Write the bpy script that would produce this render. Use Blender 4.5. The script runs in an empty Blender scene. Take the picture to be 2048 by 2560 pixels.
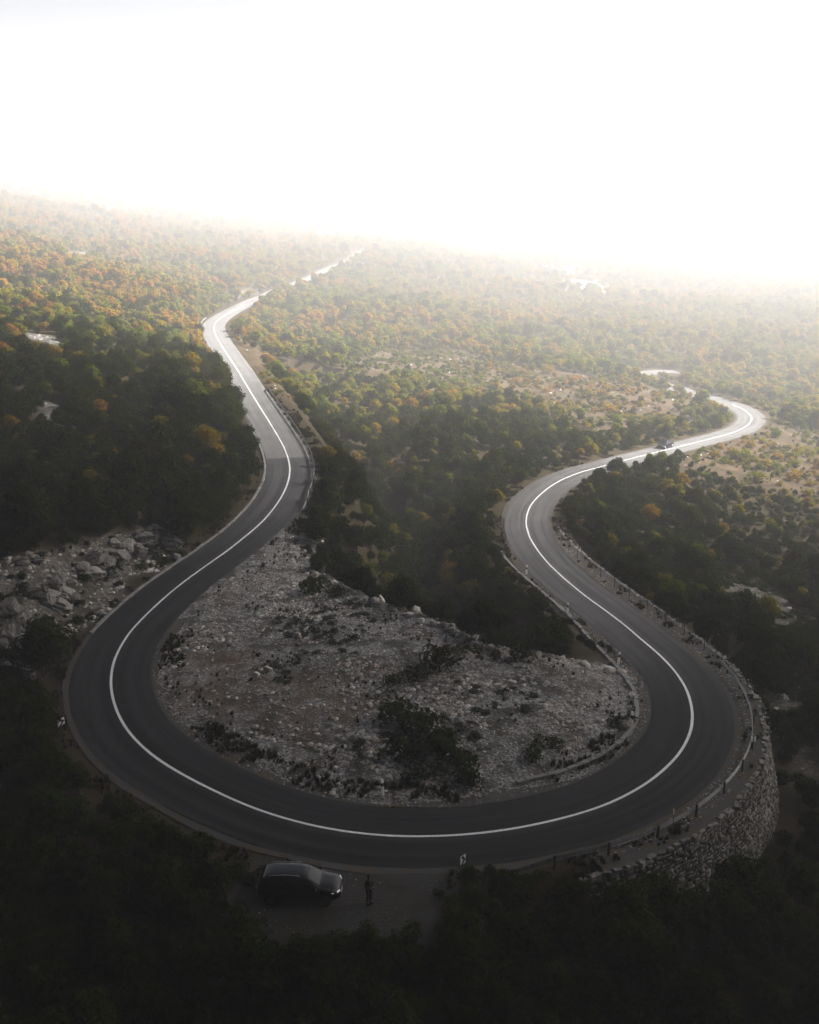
import bpy, math, random
import numpy as np
from mathutils import Vector, Matrix
random.seed(7); RNG = np.random.default_rng(7)
S = bpy.context.scene
COL = S.collection
# ------------------------------------------------------------------ camera model
PITCH = math.radians(17.0); F = 2632.0; CX, CY = 1024.0, 1280.0; HC = 35.0
CP, SP = math.cos(PITCH), math.sin(PITCH)
def ray(u, v):
    a = (u-CX)/F; b = -(v-CY)/F
    return np.array([a, CP+b*SP, -SP+b*CP])
def at_z(u, v, z):
    d = ray(u, v); t = (z-HC)/d[2]
    return np.array([d[0]*t, d[1]*t, z])
def proj(p):
    p = np.atleast_2d(np.asarray(p, float)).copy(); p[:, 2] -= HC
    Z = p[:, 1]*CP - p[:, 2]*SP
    b = p[:, 1]*SP + p[:, 2]*CP
    Zs = np.where(Z < .1, .1, Z)
    return CX+F*p[:, 0]/Zs, CY-F*b/Zs, Z
cam = bpy.data.cameras.new('camera'); co = bpy.data.objects.new('camera', cam); COL.objects.link(co)
co.location = (0, 0, HC); co.rotation_euler = (math.pi/2-PITCH, 0, 0)
cam.sensor_fit = 'VERTICAL'; cam.angle_y = 2*math.atan(CY/F); cam.clip_end = 6000; cam.clip_start = .5
S.camera = co
# ------------------------------------------------------------------ object helpers
def tag(o, label=None, cat=None, group=None, kind=None):
    if label: o['label'] = label
    if cat: o['category'] = cat
    if group: o['group'] = group
    if kind: o['kind'] = kind
    return o
def empty(name, loc, rz=0, label=None, cat=None, group=None):
    o = bpy.data.objects.new(name, None); COL.objects.link(o)
    o.location = loc; o.rotation_euler = (0, 0, rz); o.empty_display_size = .2
    return tag(o, label, cat, group)
class MB:
    def __init__(s): s.v = []; s.f = []; s.m = []; s.sm = []
    def add(s, verts, faces, mat=0, smooth=False):
        b = len(s.v); s.v.extend([tuple(map(float, p)) for p in verts])
        for f in faces: s.f.append([b+i for i in f]); s.m.append(mat); s.sm.append(smooth)
        return s
    def box(s, c, d, rz=0, mat=0, taper=1.0, ch=0.0):
        x, y, z = (k/2 for k in d); cr, sr = math.cos(rz), math.sin(rz); vs = []
        for sz in (-1, 1):
            t = taper if sz > 0 else 1
            for sx, sy in ((-1, -1), (1, -1), (1, 1), (-1, 1)):
                px, py = sx*x*t, sy*y*t
                vs.append((c[0]+px*cr-py*sr, c[1]+px*sr+py*cr, c[2]+sz*z))
        return s.add(vs, [(0, 3, 2, 1), (4, 5, 6, 7), (0, 1, 5, 4), (1, 2, 6, 5), (2, 3, 7, 6), (3, 0, 4, 7)], mat)
    def tube(s, pts, rad, n=8, mat=0, cap=True, smooth=True):
        pts = [Vector(p) for p in pts]
        if not hasattr(rad, '__len__'): rad = [rad]*len(pts)
        vs = []; up = Vector((0.13, .31, 1)).normalized()
        for i, p in enumerate(pts):
            t = (pts[min(i+1, len(pts)-1)]-pts[max(i-1, 0)]).normalized()
            a = t.cross(up)
            if a.length < .05: a = t.cross(Vector((1, 0, 0)))
            a.normalize(); b = t.cross(a)
            for k in range(n):
                q = 2*math.pi*k/n; vs.append(p+(a*math.cos(q)+b*math.sin(q))*rad[i])
        fs = [(i*n+k, i*n+(k+1) % n, (i+1)*n+(k+1) % n, (i+1)*n+k) for i in range(len(pts)-1) for k in range(n)]
        if cap: fs += [tuple(range(n-1, -1, -1)), tuple((len(pts)-1)*n+k for k in range(n))]
        return s.add(vs, fs, mat, smooth)
    def disc(s, c, ax, r, n=20, mat=0, r2=0, off=0.0):
        a = Vector(ax).normalized(); t = a.cross(Vector((0, 0, 1)));
        if t.length < .1: t = a.cross(Vector((1, 0, 0)))
        t.normalize(); b = a.cross(t); c = Vector(c)
        vs = [c+(t*math.cos(2*math.pi*k/n)+b*math.sin(2*math.pi*k/n))*r for k in range(n)]
        return s.add(vs, [tuple(range(n))], mat)
    def build(s, name, mats, parent=None, loc=None):
        me = bpy.data.meshes.new(name); me.from_pydata(s.v, [], s.f)
        for m in (mats if isinstance(mats, (list, tuple)) else [mats]): me.materials.append(m)
        me.polygons.foreach_set('material_index', s.m); me.polygons.foreach_set('use_smooth', s.sm)
        me.update(); o = bpy.data.objects.new(name, me); COL.objects.link(o)
        if parent: o.parent = parent
        if loc is not None: o.location = loc
        return o
def np_mesh(name, v, quads=None, tris=None, mats=(), smooth=False):
    me = bpy.data.meshes.new(name); v = np.asarray(v, np.float32)
    me.vertices.add(len(v)); me.vertices.foreach_set('co', v.ravel())
    loops = []; starts = []; tot = 0
    if quads is not None and len(quads):
        q = np.asarray(quads, np.int32); loops.append(q.ravel()); starts.append(np.arange(len(q), dtype=np.int32)*4); tot = len(q)*4
    if tris is not None and len(tris):
        t = np.asarray(tris, np.int32); loops.append(t.ravel()); starts.append(np.arange(len(t), dtype=np.int32)*3+tot)
    loops = np.concatenate(loops); starts = np.concatenate(starts)
    me.loops.add(len(loops)); me.loops.foreach_set('vertex_index', loops)
    me.polygons.add(len(starts)); me.polygons.foreach_set('loop_start', starts)
    for m in mats: me.materials.append(m)
    me.update(calc_edges=True); me.validate()
    if smooth: me.polygons.foreach_set('use_smooth', np.ones(len(me.polygons), bool))
    return me
def add_attr(me, name, arr):
    a = me.attributes.new(name, 'FLOAT', 'POINT'); a.data.foreach_set('value', np.asarray(arr, np.float32))
def smooth01(a, b, x):
    t = np.clip((x-a)/(b-a), 0, 1); return t*t*(3-2*t)
# ------------------------------------------------------------------ value noise
_P = RNG.random((256, 256))
def vnoise(x, y):
    x = np.asarray(x, float); y = np.asarray(y, float)
    xi = np.floor(x).astype(int); yi = np.floor(y).astype(int); fx = x-xi; fy = y-yi
    fx = fx*fx*(3-2*fx); fy = fy*fy*(3-2*fy)
    g = lambda a, b: _P[a % 256, b % 256]
    return (g(xi, yi)*(1-fx)+g(xi+1, yi)*fx)*(1-fy)+(g(xi, yi+1)*(1-fx)+g(xi+1, yi+1)*fx)*fy
def fbm(x, y, o=4):
    r = 0; a = .5; t = 0
    for i in range(o): r = r+a*vnoise(x+17.3*i, y+5.1*i); t += a; a *= .5; x = np.asarray(x)*2.03; y = np.asarray(y)*2.03
    return r/t
# ------------------------------------------------------------------ the road path (picture point, height) -> world
RP = [(906,627,2),(885,646.7,None),(856,659.7,None),(821,672.8,None),(792,688.7,None),(757,703,None),(728,716,None),(693,726.5,0),
(670,738,None),(635,751,None),(609,764,None),(580,778.5,None),(557,791.6,None),(541,804,None),(533,816,1.6),(535.5,829,None),(544,846.7,None),
(556,867,None),(574.6,896,None),(595,926,None),(610,952,1.2),(631,987,None),(654,1024,None),(675,1057,None),(694,1089,None),(710,1117,None),
(720.4,1145,None),(725.5,1170,.4),(724,1193.5,None),(716,1219,None),(702,1247,None),(684.5,1272,None),(661,1300,None),(634,1325,None),(606,1348,None),
(574,1374,.2),(512,1417,None),(454,1459,None),(405,1500,None),(359,1543.5,None),(324,1581,None),(298,1622,None),(283,1656.5,None),(277,1691,0),(277,1717,None),
(282,1749,None),(293.5,1784,None),(312,1819,None),(338,1851,None),(367,1878,None),(396,1902,None),(469.6,1945,None),(539,1979.6,None),(604,2010,None),
(692.8,2041.8,None),(785.5,2066,None),(878,2081,None),(971,2089,-.3),(1064,2091,None),(1156.6,2088,None),(1249,2078.6,None),(1342,2062,None),(1415,2045,None),
(1500,2020,None),(1558,1994,None),(1616,1961,None),(1659,1926,None),(1694,1890,None),(1717,1855,None),(1730,1820,None),(1733,1785.5,-1.2),(1727.5,1748,None),
(1713,1713,None),(1691,1681,None),(1662,1648,None),(1633,1622,None),(1605,1600,-3),(1562,1564,None),(1513,1527.5,None),(1461,1490,None),(1414.5,1451,-5.2),
(1374,1413,None),(1345,1378,None),(1324.6,1346,None),(1315,1314.5,-7.4),(1316.5,1291,None),(1324.6,1267,None),(1342,1245,None),(1368,1222,None),(1403,1200,None),
(1446,1181.5,None),(1490,1169,-9.5),(1540,1157,None),(1589,1144,None),(1643,1131,None),(1700,1117,-12),(1729,1110,None),(1769,1099.5,None),(1810,1089,None),(1844.5,1078,None),
(1867.6,1066,None),(1880,1052,-13.8),(1879,1039,None),(1867.6,1029,None),(1853,1020,None),(1830,1012,None),(1798,1001,-15),(1752,989,None),(1706,975,-15.5),(1657,961,None),
(1622,950,None),(1606,940,-16.5),(1612,933,None),(1630,928,None),(1655,927,-16.5),(1700,930,-17)]
idx = np.array([i for i, p in enumerate(RP) if p[2] is not None]); zs = np.array([RP[i][2] for i in idx], float)
zz = np.interp(np.arange(len(RP)), idx, zs)
P0 = np.array([at_z(p[0], p[1], z) for p, z in zip(RP, zz)])
def resample(P, step):
    # centripetal-ish: linear chain, fine resample, gaussian smooth
    d = np.concatenate([[0], np.cumsum(np.linalg.norm(np.diff(P[:, :2], axis=0), axis=1))])
    s = np.arange(0, d[-1], step)
    return np.stack([np.interp(s, d, P[:, k]) for k in range(P.shape[1])], 1)
def gsmooth(P, sig, step):
    sig = np.broadcast_to(np.asarray(sig, float), (len(P),)); out = np.zeros_like(P); n = len(P)
    for i in range(n):
        r = int(3*sig[i]/step)+1; r = min(r, i, n-1-i)
        k = np.arange(-r, r+1); w = np.exp(-.5*(k*step/sig[i])**2); out[i] = (P[i-r:i+r+1]*w[:, None]).sum(0)/w.sum()
    return out
STEP = .75
PATH = resample(P0, .25)
PATH = gsmooth(PATH, 1.2+np.clip((PATH[:, 1]-120)/60, 0, 2.2), .25)
zsm = gsmooth(PATH[:, 2:3], 8, .25); PATH[:, 2] = zsm[:, 0]
PATH = resample(PATH, STEP); NP_ = len(PATH)
T = np.gradient(PATH[:, :2], axis=0); T /= np.linalg.norm(T, axis=1)[:, None]
NRM = np.stack([-T[:, 1], T[:, 0]], 1)      # + = inside of the loop
PU, PV, PZ = proj(PATH)
def s_at(u, v): return int(np.argmin((PU-u)**2+(PV-v)**2))
def off(i, o, z=0.0):
    i = int(np.clip(i, 0, NP_-1)); return np.array([PATH[i, 0]+NRM[i, 0]*o, PATH[i, 1]+NRM[i, 1]*o, PATH[i, 2]+z])
HW = 2.9
sE = s_at(533, 816); sD = s_at(720, 1150); sA = s_at(277, 1700); sG = s_at(971, 2089); sB = s_at(1733, 1785); sC = s_at(1315, 1300); sF = s_at(1880, 1052)
def pathdist(X, Y):
    X = np.asarray(X, float).ravel(); Y = np.asarray(Y, float).ravel()
    D = np.empty(len(X)); I = np.empty(len(X), int); ch = 4000
    for a in range(0, len(X), ch):
        d2 = (X[a:a+ch, None]-PATH[None, :, 0])**2+(Y[a:a+ch, None]-PATH[None, :, 1])**2
        I[a:a+ch] = d2.argmin(1); D[a:a+ch] = np.sqrt(d2.min(1))
    sg = np.sign((X-PATH[I, 0])*NRM[I, 0]+(Y-PATH[I, 1])*NRM[I, 1]); sg[sg == 0] = 1
    return D, I, sg
def inpoly(X, Y, poly):
    X = np.asarray(X); Y = np.asarray(Y); r = np.zeros(X.shape, bool); n = len(poly)
    for i in range(n):
        x1, y1 = poly[i][:2]; x2, y2 = poly[(i+1) % n][:2]
        if y1 == y2: continue
        c = ((y1 > Y) != (y2 > Y)) & (X < (x2-x1)*(Y-y1)/(y2-y1)+x1); r ^= c
    return r
def polydist(X, Y, pl, closed=False):
    d = np.full(np.shape(X), 1e9); n = len(pl)
    for i in range(n if closed else n-1):
        a = np.array(pl[i][:2]); b = np.array(pl[(i+1) % n][:2]); ab = b-a; L = (ab**2).sum()+1e-9
        t = np.clip(((X-a[0])*ab[0]+(Y-a[1])*ab[1])/L, 0, 1)
        d = np.minimum(d, np.hypot(X-a[0]-t*ab[0], Y-a[1]-t*ab[1]))
    return d
# ------------------------------------------------------------------ terrain
CREST_PX = [(742,1300,.3),(770,1395,.6),(850,1440,.7),(890,1462,.7),(960,1500,.6),(1050,1535,.5),(1120,1570,.3),(1200,1612,0),(1300,1640,-.6),(1400,1655,-1.2),(1500,1662,-1.8),(1562,1685,-2.2)]
CREST = [at_z(*c) for c in CREST_PX]
sCr1 = s_at(690, 1265); sCr2 = s_at(1640, 1628)
RAVINE = list(CREST)+[off(i, 4.6) for i in range(s_at(1605, 1600), s_at(1330, 1258), 4)]+[np.array([22, 178, 0]), np.array([-6, 190, 0])]+[off(i, 5.0) for i in range(s_at(640, 1000), sCr1, 4)]
GRAVEL = [off(i, 0) for i in range(sCr1, sCr2, 3)]+list(CREST[::-1])
CT = [(-26,88,3.2),(-42,80,4),(-60,110,9),(-38,118,4.5),(-47,150,7),(-60,200,8),(-95,250,13),(-60,300,6),(-165,450,19),(-290,800,33),(-400,1100,64),(-560,1550,92),(-320,500,50),(-200,250,30),(-150,130,22),(-100,60,10),
(-50,45,2),(-30,55,-.5),(-36,66,.8),(-20,42,-1.5),(-8,44,-.5),(0,44,-.5),(6,44,-1),(0,36,-4),(15,42,-5),(-10,30,-4),(28,50,-8),(36,68,-9),(42,90,-10),(46,120,-12),(60,150,-13.5),(90,185,-16),(120,240,-18),(100,100,-15),(150,150,-20),
(-8,70,.4),(0,66,.2),(6,68,-.2),(0,78,.6),(-6,84,.6),(8,150,-5),(6,200,-7),(20,235,-9),(30,275,-9.5),(60,285,-13),(0,310,-6),(-20,345,-3),(10,450,-7),(60,400,-12),(110,330,-17),(100,600,-15),(250,500,-19),(0,900,0),(300,900,-14),(-80,600,6),
(-150,1200,30),(0,1650,45),(-700,1900,90),(600,1700,15),(900,800,-20),(900,200,-26),(-900,200,110),(-900,900,120),(0,-150,6),(-350,-150,40),(350,-150,-18)]
rp = np.concatenate([PATH[::14], PATH[-1:]])
CTA = np.concatenate([np.array(CT, float), rp])
def tps_fit(C, lam):
    X = C[:, :2]/100; r = np.linalg.norm(X[:, None]-X[None], axis=2); K = np.where(r > 0, r*r*np.log(r+1e-12), 0)+np.eye(len(C))*lam
    Pm = np.concatenate([np.ones((len(C), 1)), X], 1)
    A = np.block([[K, Pm], [Pm.T, np.zeros((3, 3))]]); return X, np.linalg.solve(A, np.concatenate([C[:, 2], np.zeros(3)]))
TX, TW = tps_fit(CTA, .004)
def tps(x, y):
    q = np.stack([x, y], 1)/100; out = np.empty(len(q))
    for a in range(0, len(q), 20000):
        r2 = ((q[a:a+20000, None]-TX[None])**2).sum(2); out[a:a+20000] = (.5*r2*np.log(r2+1e-12))@TW[:-3]+TW[-3]+q[a:a+20000]@TW[-2:]
    return out
sW1 = s_at(1392, 2052); sW2 = s_at(1322, 1340)
WALLH = np.zeros(NP_)
ii = np.arange(NP_); WALLH = 4.7*smooth01(sW1-18, sW1+16, ii)*(1-.62*smooth01(s_at(1700, 1690), s_at(1561, 1564), ii))*(1-smooth01(sW2-8, sW2+8, ii))
I_V0, I_V1 = s_at(560, 873), s_at(735, 1150)
def terrain(X, Y, info=False):
    shp = np.shape(X); x = np.asarray(X, float).ravel(); y = np.asarray(Y, float).ravel()
    z = tps(x, y); d, I, sg = pathdist(x, y)
    # small relief
    z = z+(fbm(x/9, y/9)-.5)*1.6*smooth01(6, 20, d)+(fbm(x/45+3, y/45)-.5)*7*smooth01(15, 90, d)*smooth01(60, 200, y)
    inr = inpoly(x, y, RAVINE); dr = polydist(x, y, RAVINE, True)
    z = z-np.where(inr, 7.5*smooth01(0, 9, dr)*(1-smooth01(140, 186, y)), 0)
    z = z-np.where((sg > 0) & (I > I_V0) & (I < I_V1), 3.2*smooth01(4.2, 8, d)*(1-smooth01(22, 45, d)), 0)
    gr = inpoly(x, y, GRAVEL)
    z = z+np.where(gr, (fbm(x/3.1, y/3.1)-.5)*.7*smooth01(4, 7, d), 0)
    rz = PATH[I, 2]
    zn = rz+(z-rz)*smooth01(4.3, 12, d)
    # step down outside the masonry wall
    wh = WALLH[I]; outer = (sg < 0) & (wh > .05)
    zl = np.minimum(z, rz-wh)
    zo = np.where(d < 4.7, rz, rz+(rz-wh-rz)*smooth01(4.7, 5.6, d)); zo = zo+(zl-(rz-wh))*smooth01(6.5, 16, d)
    zn = np.where(outer, zo, zn)
    zn = np.where(d < 4.6, np.minimum(zn, rz)-.07*(d < 4.4), zn)
    # lay-by below the loop is level with the road
    lb = smooth01(0, 3, 6.2-np.hypot((x+4.5)/2.0, y-45.5)); zn = zn*(1-lb)+(-.38)*lb
    zn = np.where(d < HW+.4, rz-.07, zn)
    zn = zn.reshape(shp)
    return (zn, d.reshape(shp), I.reshape(shp), sg.reshape(shp), gr.reshape(shp), inr.reshape(shp)) if info else zn
def zt(x, y): return float(terrain(np.array([x]), np.array([y]))[0])
def at(u, v):
    d = ray(u, v); t = np.concatenate([np.arange(36, 150, .8), np.arange(150, 500, 2.0), np.arange(500, 1500, 8.0)])
    x = d[0]*t; y = d[1]*t; z = HC+d[2]*t; h = terrain(x, y); k = np.argmax(z < h)
    if z[k] >= h[k]: k = len(t)-1
    f = (z[k-1]-h[k-1])/((z[k-1]-h[k-1])-(z[k]-h[k])+1e-9); tt = t[k-1]+(t[k]-t[k-1])*f
    return np.array([d[0]*tt, d[1]*tt, HC+d[2]*tt])
HAZE = .0019; SKY = .06; EXPO = 2.36; VOLB = 0
Y_EDGE = 217.0; Y_W = 143.0; TILT = -.08; CL_T = 44.0; CL_D = .055
# ------------------------------------------------------------------ materials
def new_mat(name):
    m = bpy.data.materials.new(name); m.use_nodes = True; nt = m.node_tree; nt.nodes.clear()
    out = nt.nodes.new('ShaderNodeOutputMaterial'); return m, nt, out
class NT:
    def __init__(s, nt): s.nt = nt
    def n(s, t, **k):
        nd = s.nt.nodes.new(t)
        for a, b in k.items():
            if hasattr(nd, a): setattr(nd, a, b)
            else: s.set(nd.inputs[a], b)
        return nd
    def set(s, sock, val):
        if hasattr(val, 'is_output'): s.nt.links.new(val, sock)
        else: sock.default_value = val
    def noise(s, scale, vec=None, detail=4, rough=.55, out='Fac', dist=0):
        nd = s.n('ShaderNodeTexNoise'); nd.inputs['Scale'].default_value = scale; nd.inputs['Detail'].default_value = detail
        nd.inputs['Roughness'].default_value = rough; nd.inputs['Distortion'].default_value = dist
        if vec is not None: s.nt.links.new(vec, nd.inputs['Vector'])
        return nd.outputs[out]
    def ramp(s, fac, stops, interp='LINEAR'):
        nd = s.n('ShaderNodeValToRGB'); cr = nd.color_ramp; cr.interpolation = interp
        while len(cr.elements) < len(stops): cr.elements.new(.5)
        for e, (p, c) in zip(cr.elements, stops):
            e.position = p; e.color = (c, c, c, 1) if not hasattr(c, '__len__') else (*c[:3], 1)
        s.set(nd.inputs['Fac'], fac); return nd.outputs['Color']
    def math(s, op, a, b=0.0, clamp=False):
        nd = s.n('ShaderNodeMath', operation=op, use_clamp=clamp); s.set(nd.inputs[0], a); s.set(nd.inputs[1], b); return nd.outputs[0]
    def mix(s, f, a, b, blend='MIX'):
        nd = s.n('ShaderNodeMix', data_type='RGBA', blend_type=blend); s.set(nd.inputs[0], f)
        for k, v in ((6, a), (7, b)): s.set(nd.inputs[k], (*v, 1) if isinstance(v, tuple) and len(v) == 3 else v)
        return nd.outputs[2]
    def attr(s, name): return s.n('ShaderNodeAttribute', attribute_name=name).outputs['Fac']
    def pos(s): return s.n('ShaderNodeNewGeometry').outputs['Position']
def bsdf(nt, out, col, rough=.8, metal=0, spec=.5, normal=None, coat=0, emis=None):
    q = NT(nt); b = q.n('ShaderNodeBsdfPrincipled')
    q.set(b.inputs['Base Color'], (*col, 1) if isinstance(col, tuple) else col); q.set(b.inputs['Roughness'], rough)
    b.inputs['Metallic'].default_value = metal; b.inputs['Specular IOR Level'].default_value = spec; b.inputs['Coat Weight'].default_value = coat
    if normal is not None: nt.links.new(normal, b.inputs['Normal'])
    if emis: b.inputs['Emission Color'].default_value = (*emis[0], 1); b.inputs['Emission Strength'].default_value = emis[1]
    nt.links.new(b.outputs[0], out.inputs['Surface']); return b
def bump(q, h, strength=.5, dist=.05):
    nd = q.n('ShaderNodeBump'); nd.inputs['Strength'].default_value = strength; nd.inputs['Distance'].default_value = dist; q.set(nd.inputs['Height'], h); return nd.outputs[0]
def simple(name, col, rough=.6, metal=0, var=.25, scale=6, coat=0, spec=.5, emis=None, obj=True):
    m, nt, out = new_mat(name); q = NT(nt); tc = q.n('ShaderNodeTexCoord').outputs['Object'] if obj else q.pos()
    f = q.noise(scale, tc); lo = tuple(c*(1-var) for c in col); hi = tuple(min(1, c*(1+var)) for c in col)
    bsdf(nt, out, q.ramp(f, [(.3, lo), (.7, hi)]), rough, metal, spec, coat=coat, emis=emis); return m
M = {}
# leaves: hue is fixed per plant, from its own random number and where it grows
def leaf_mat(name, stops, transl=.3, tint=.5, warm=0):
    m, nt, out = new_mat(name); q = NT(nt); oi = q.n('ShaderNodeObjectInfo')
    big = q.noise(.022, oi.outputs['Location'], 2, .5); mid = q.noise(.11, oi.outputs['Location'], 1, .5)
    f = q.math('ADD', q.math('MULTIPLY', oi.outputs['Random'], .30), q.math('ADD', q.math('MULTIPLY', big, .72), q.math('MULTIPLY', mid, .42)))
    f = q.math('SUBTRACT', f, .335)
    if warm:
        sx = q.n('ShaderNodeSeparateXYZ'); nt.links.new(oi.outputs['Location'], sx.inputs[0]); mr = q.n('ShaderNodeMapRange'); mr.inputs['From Min'].default_value = -130; mr.inputs['From Max'].default_value = -10; mr.inputs['To Min'].default_value = warm; mr.inputs['To Max'].default_value = 0; nt.links.new(sx.outputs[0], mr.inputs['Value']); f = q.math('ADD', f, mr.outputs[0])
    c = q.ramp(f, stops)
    lf = q.noise(1.7, q.pos(), 2, .6)
    c = q.mix(q.math('MULTIPLY', lf, tint), c, q.ramp(lf, [(.35, (.018, .022, .008)), (.7, (.17, .12, .03))]))
    d = q.n('ShaderNodeBsdfDiffuse'); q.set(d.inputs[0], c); t = q.n('ShaderNodeBsdfTranslucent'); q.set(t.inputs[0], c)
    mx = q.n('ShaderNodeMixShader'); mx.inputs[0].default_value = transl; nt.links.new(d.outputs[0], mx.inputs[1]); nt.links.new(t.outputs[0], mx.inputs[2])
    nt.links.new(mx.outputs[0], out.inputs['Surface']); return m
M['leaf'] = leaf_mat('leaf', [(.08, (.070, .115, .010)), (.26, (.140, .185, .014)), (.40, (.22, .205, .018)), (.52, (.33, .205, .022)), (.64, (.37, .185, .034)), (.80, (.36, .145, .036)), (.95, (.27, .105, .030))], .38, warm=.12)
M['leaf_shade'] = leaf_mat('shade_dark_leaf', [(.05, (.010, .020, .004)), (.30, (.020, .038, .006)), (.48, (.040, .054, .007)), (.60, (.030, .034, .008)), (.78, (.055, .040, .008)), (.95, (.060, .030, .009))], .25, tint=.22)  # near-black leaf copy; foreground shade painted into the colour
M['cushion'] = leaf_mat('cushion_leaf', [(.2, (.045, .062, .045)), (.5, (.07, .088, .062)), (.8, (.085, .09, .055))], .1, tint=.15)
M['drygrass'] = leaf_mat('dry_grass', [(.2, (.03, .028, .012)), (.5, (.055, .044, .018)), (.8, (.11, .065, .028))], .2, tint=.25)
M['bark'] = simple('bark', (.06, .045, .035), .9, scale=9)
def stone_mat(name, stops):
    m, nt, out = new_mat(name); q = NT(nt); oi = q.n('ShaderNodeObjectInfo')
    p = q.pos(); big = q.noise(.16, p, 3)
    c = q.ramp(q.math('ADD', q.math('MULTIPLY', oi.outputs['Random'], .75), q.math('MULTIPLY', big, .25)), stops)
    n1 = q.noise(5, p, 5, .65); c = q.mix(.4, c, q.ramp(n1, [(.3, (.4, .38, .36)), (.7, (1, 1, 1))]), 'MULTIPLY')
    bsdf(nt, out, c, .9, spec=.25, normal=bump(q, n1, .6, .06)); return m
M['stone'] = stone_mat('limestone', [(.1, (.20, .19, .175)), (.36, (.40, .385, .36)), (.56, (.66, .64, .61)), (.66, (.46, .35, .27)), (.74, (.80, .78, .75)), (1, (.56, .47, .40))])
M['rock'] = stone_mat('rock', [(.1, (.16, .15, .14)), (.5, (.27, .26, .25)), (.9, (.42, .40, .37))])
# ground
def ground_mat():
    m, nt, out = new_mat('ground'); q = NT(nt); p = q.pos()
    n1 = q.noise(.12, p, 5, .6); n2 = q.noise(1.3, p, 6, .65); n3 = q.noise(7, p, 4, .7)
    soil = q.mix(n2, q.ramp(n1, [(.35, (.030, .024, .012)), (.6, (.06, .042, .020))]), q.ramp(n3, [(.3, (.018, .020, .008)), (.7, (.062, .044, .02))]))
    tan = q.mix(n2, q.ramp(n1, [(.3, (.085, .050, .024)), (.7, (.125, .082, .048))]), q.ramp(n3, [(.35, (.04, .030, .012)), (.65, (.15, .105, .065))]))
    vor = q.n('ShaderNodeTexVoronoi', feature='F1'); vor.inputs['Scale'].default_value = 6.5; nt.links.new(p, vor.inputs['Vector'])
    hue = q.noise(.22, p, 4, .6)
    gv = q.mix(.7, q.ramp(hue, [(.35, (.36, .345, .325)), (.52, (.29, .27, .25)), (.66, (.25, .155, .10))]), q.ramp(vor.outputs['Color'], [(.2, .03), (.5, .14), (.8, .50)]))
    gv = q.mix(q.ramp(q.noise(.55, p, 5, .6), [(.46, .0), (.58, .75)]), gv, (.035, .033, .02))
    pale = q.mix(n2, (.15, .142, .128), (.24, .228, .208))
    gv = q.mix(q.math('MULTIPLY', q.attr('earth'), q.ramp(q.noise(.6, p, 5, .65), [(.38, .1), (.62, .75)])), gv, q.ramp(n3, [(.3, (.08, .054, .036)), (.7, (.21, .15, .108))]))
    c = q.mix(q.math('MULTIPLY', q.attr('tan'), q.ramp(q.noise(.35, p, 5, .65), [(.40, .05), (.60, 1)])), soil, tan)
    c = q.mix(q.attr('gravel'), c, gv); c = q.mix(q.attr('pale'), c, pale)
    lay = q.mix(n3, (.022, .022, .021), (.085, .083, .078)); c = q.mix(q.math('MULTIPLY', q.attr('lay'), q.ramp(q.noise(.8, p, 5, .65), [(.36, .25), (.56, 1)])), c, lay)
    bsdf(nt, out, c, .95, spec=.15, normal=bump(q, q.math('ADD', n3, vor.outputs['Distance']), .5, .06)); return m
M['ground'] = ground_mat()
def road_mat():
    m, nt, out = new_mat('asphalt'); q = NT(nt); p = q.pos()
    uv = q.n('ShaderNodeUVMap', uv_map='UVMap').outputs[0]; sx = q.n('ShaderNodeSeparateXYZ'); nt.links.new(uv, sx.inputs[0]); al, ac = sx.outputs[0], sx.outputs[1]
    mp = q.n('ShaderNodeMapping'); mp.inputs['Scale'].default_value = (.035, 1.6, 1); nt.links.new(uv, mp.inputs[0])
    st = q.ramp(q.noise(1, mp.outputs[0], 6, .65), [(.33, 0), (.67, 1)])                       # long streaks along the lanes
    g = q.noise(28, p, 3, .7); b = q.noise(.25, p, 5, .6)
    tr = q.math('ABSOLUTE', q.math('SUBTRACT', q.math('ABSOLUTE', ac), 1.45))   # two wheel tracks in each lane
    tr = q.math('ABSOLUTE', q.math('SUBTRACT', tr, .72)); track = q.ramp(q.math('ADD', tr, q.math('MULTIPLY', st, .25)), [(.08, 1), (.42, 0)])
    dark = q.mix(st, (.018, .019, .0205), (.052, .053, .055)); dark = q.mix(q.math('MULTIPLY', track, .55), dark, (.013, .014, .015))
    mid = q.mix(st, (.085, .084, .085), (.16, .157, .155)); mid = q.mix(q.math('MULTIPLY', track, .55), mid, (.055, .055, .057))
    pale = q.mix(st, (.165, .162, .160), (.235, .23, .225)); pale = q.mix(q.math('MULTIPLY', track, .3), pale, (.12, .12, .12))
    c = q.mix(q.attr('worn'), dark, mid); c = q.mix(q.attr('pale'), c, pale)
    edge = q.ramp(q.math('ADD', q.math('ABSOLUTE', ac), q.math('MULTIPLY', b, .5)), [(.86/1, 0), (1, 0)])
    c = q.mix(.5, c, q.ramp(q.math('ADD', q.math('MULTIPLY', g, .5), q.math('MULTIPLY', b, .5)), [(.3, .45), (.7, 1.35)]), 'MULTIPLY')
    # tar seams and patches
    pm = q.n('ShaderNodeMapping'); pm.inputs['Scale'].default_value = (.12, .5, 1); nt.links.new(uv, pm.inputs[0])
    pv = q.n('ShaderNodeTexVoronoi', feature='DISTANCE_TO_EDGE'); pv.inputs['Scale'].default_value = 1; nt.links.new(pm.outputs[0], pv.inputs['Vector'])
    c = q.mix(q.ramp(pv.outputs['Distance'], [(.0, .22), (.012, 0)]), c, (.02, .02, .021))
    bsdf(nt, out, c, .9, spec=.10, normal=bump(q, g, .25, .01)); return m
M['asphalt'] = road_mat()
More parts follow.
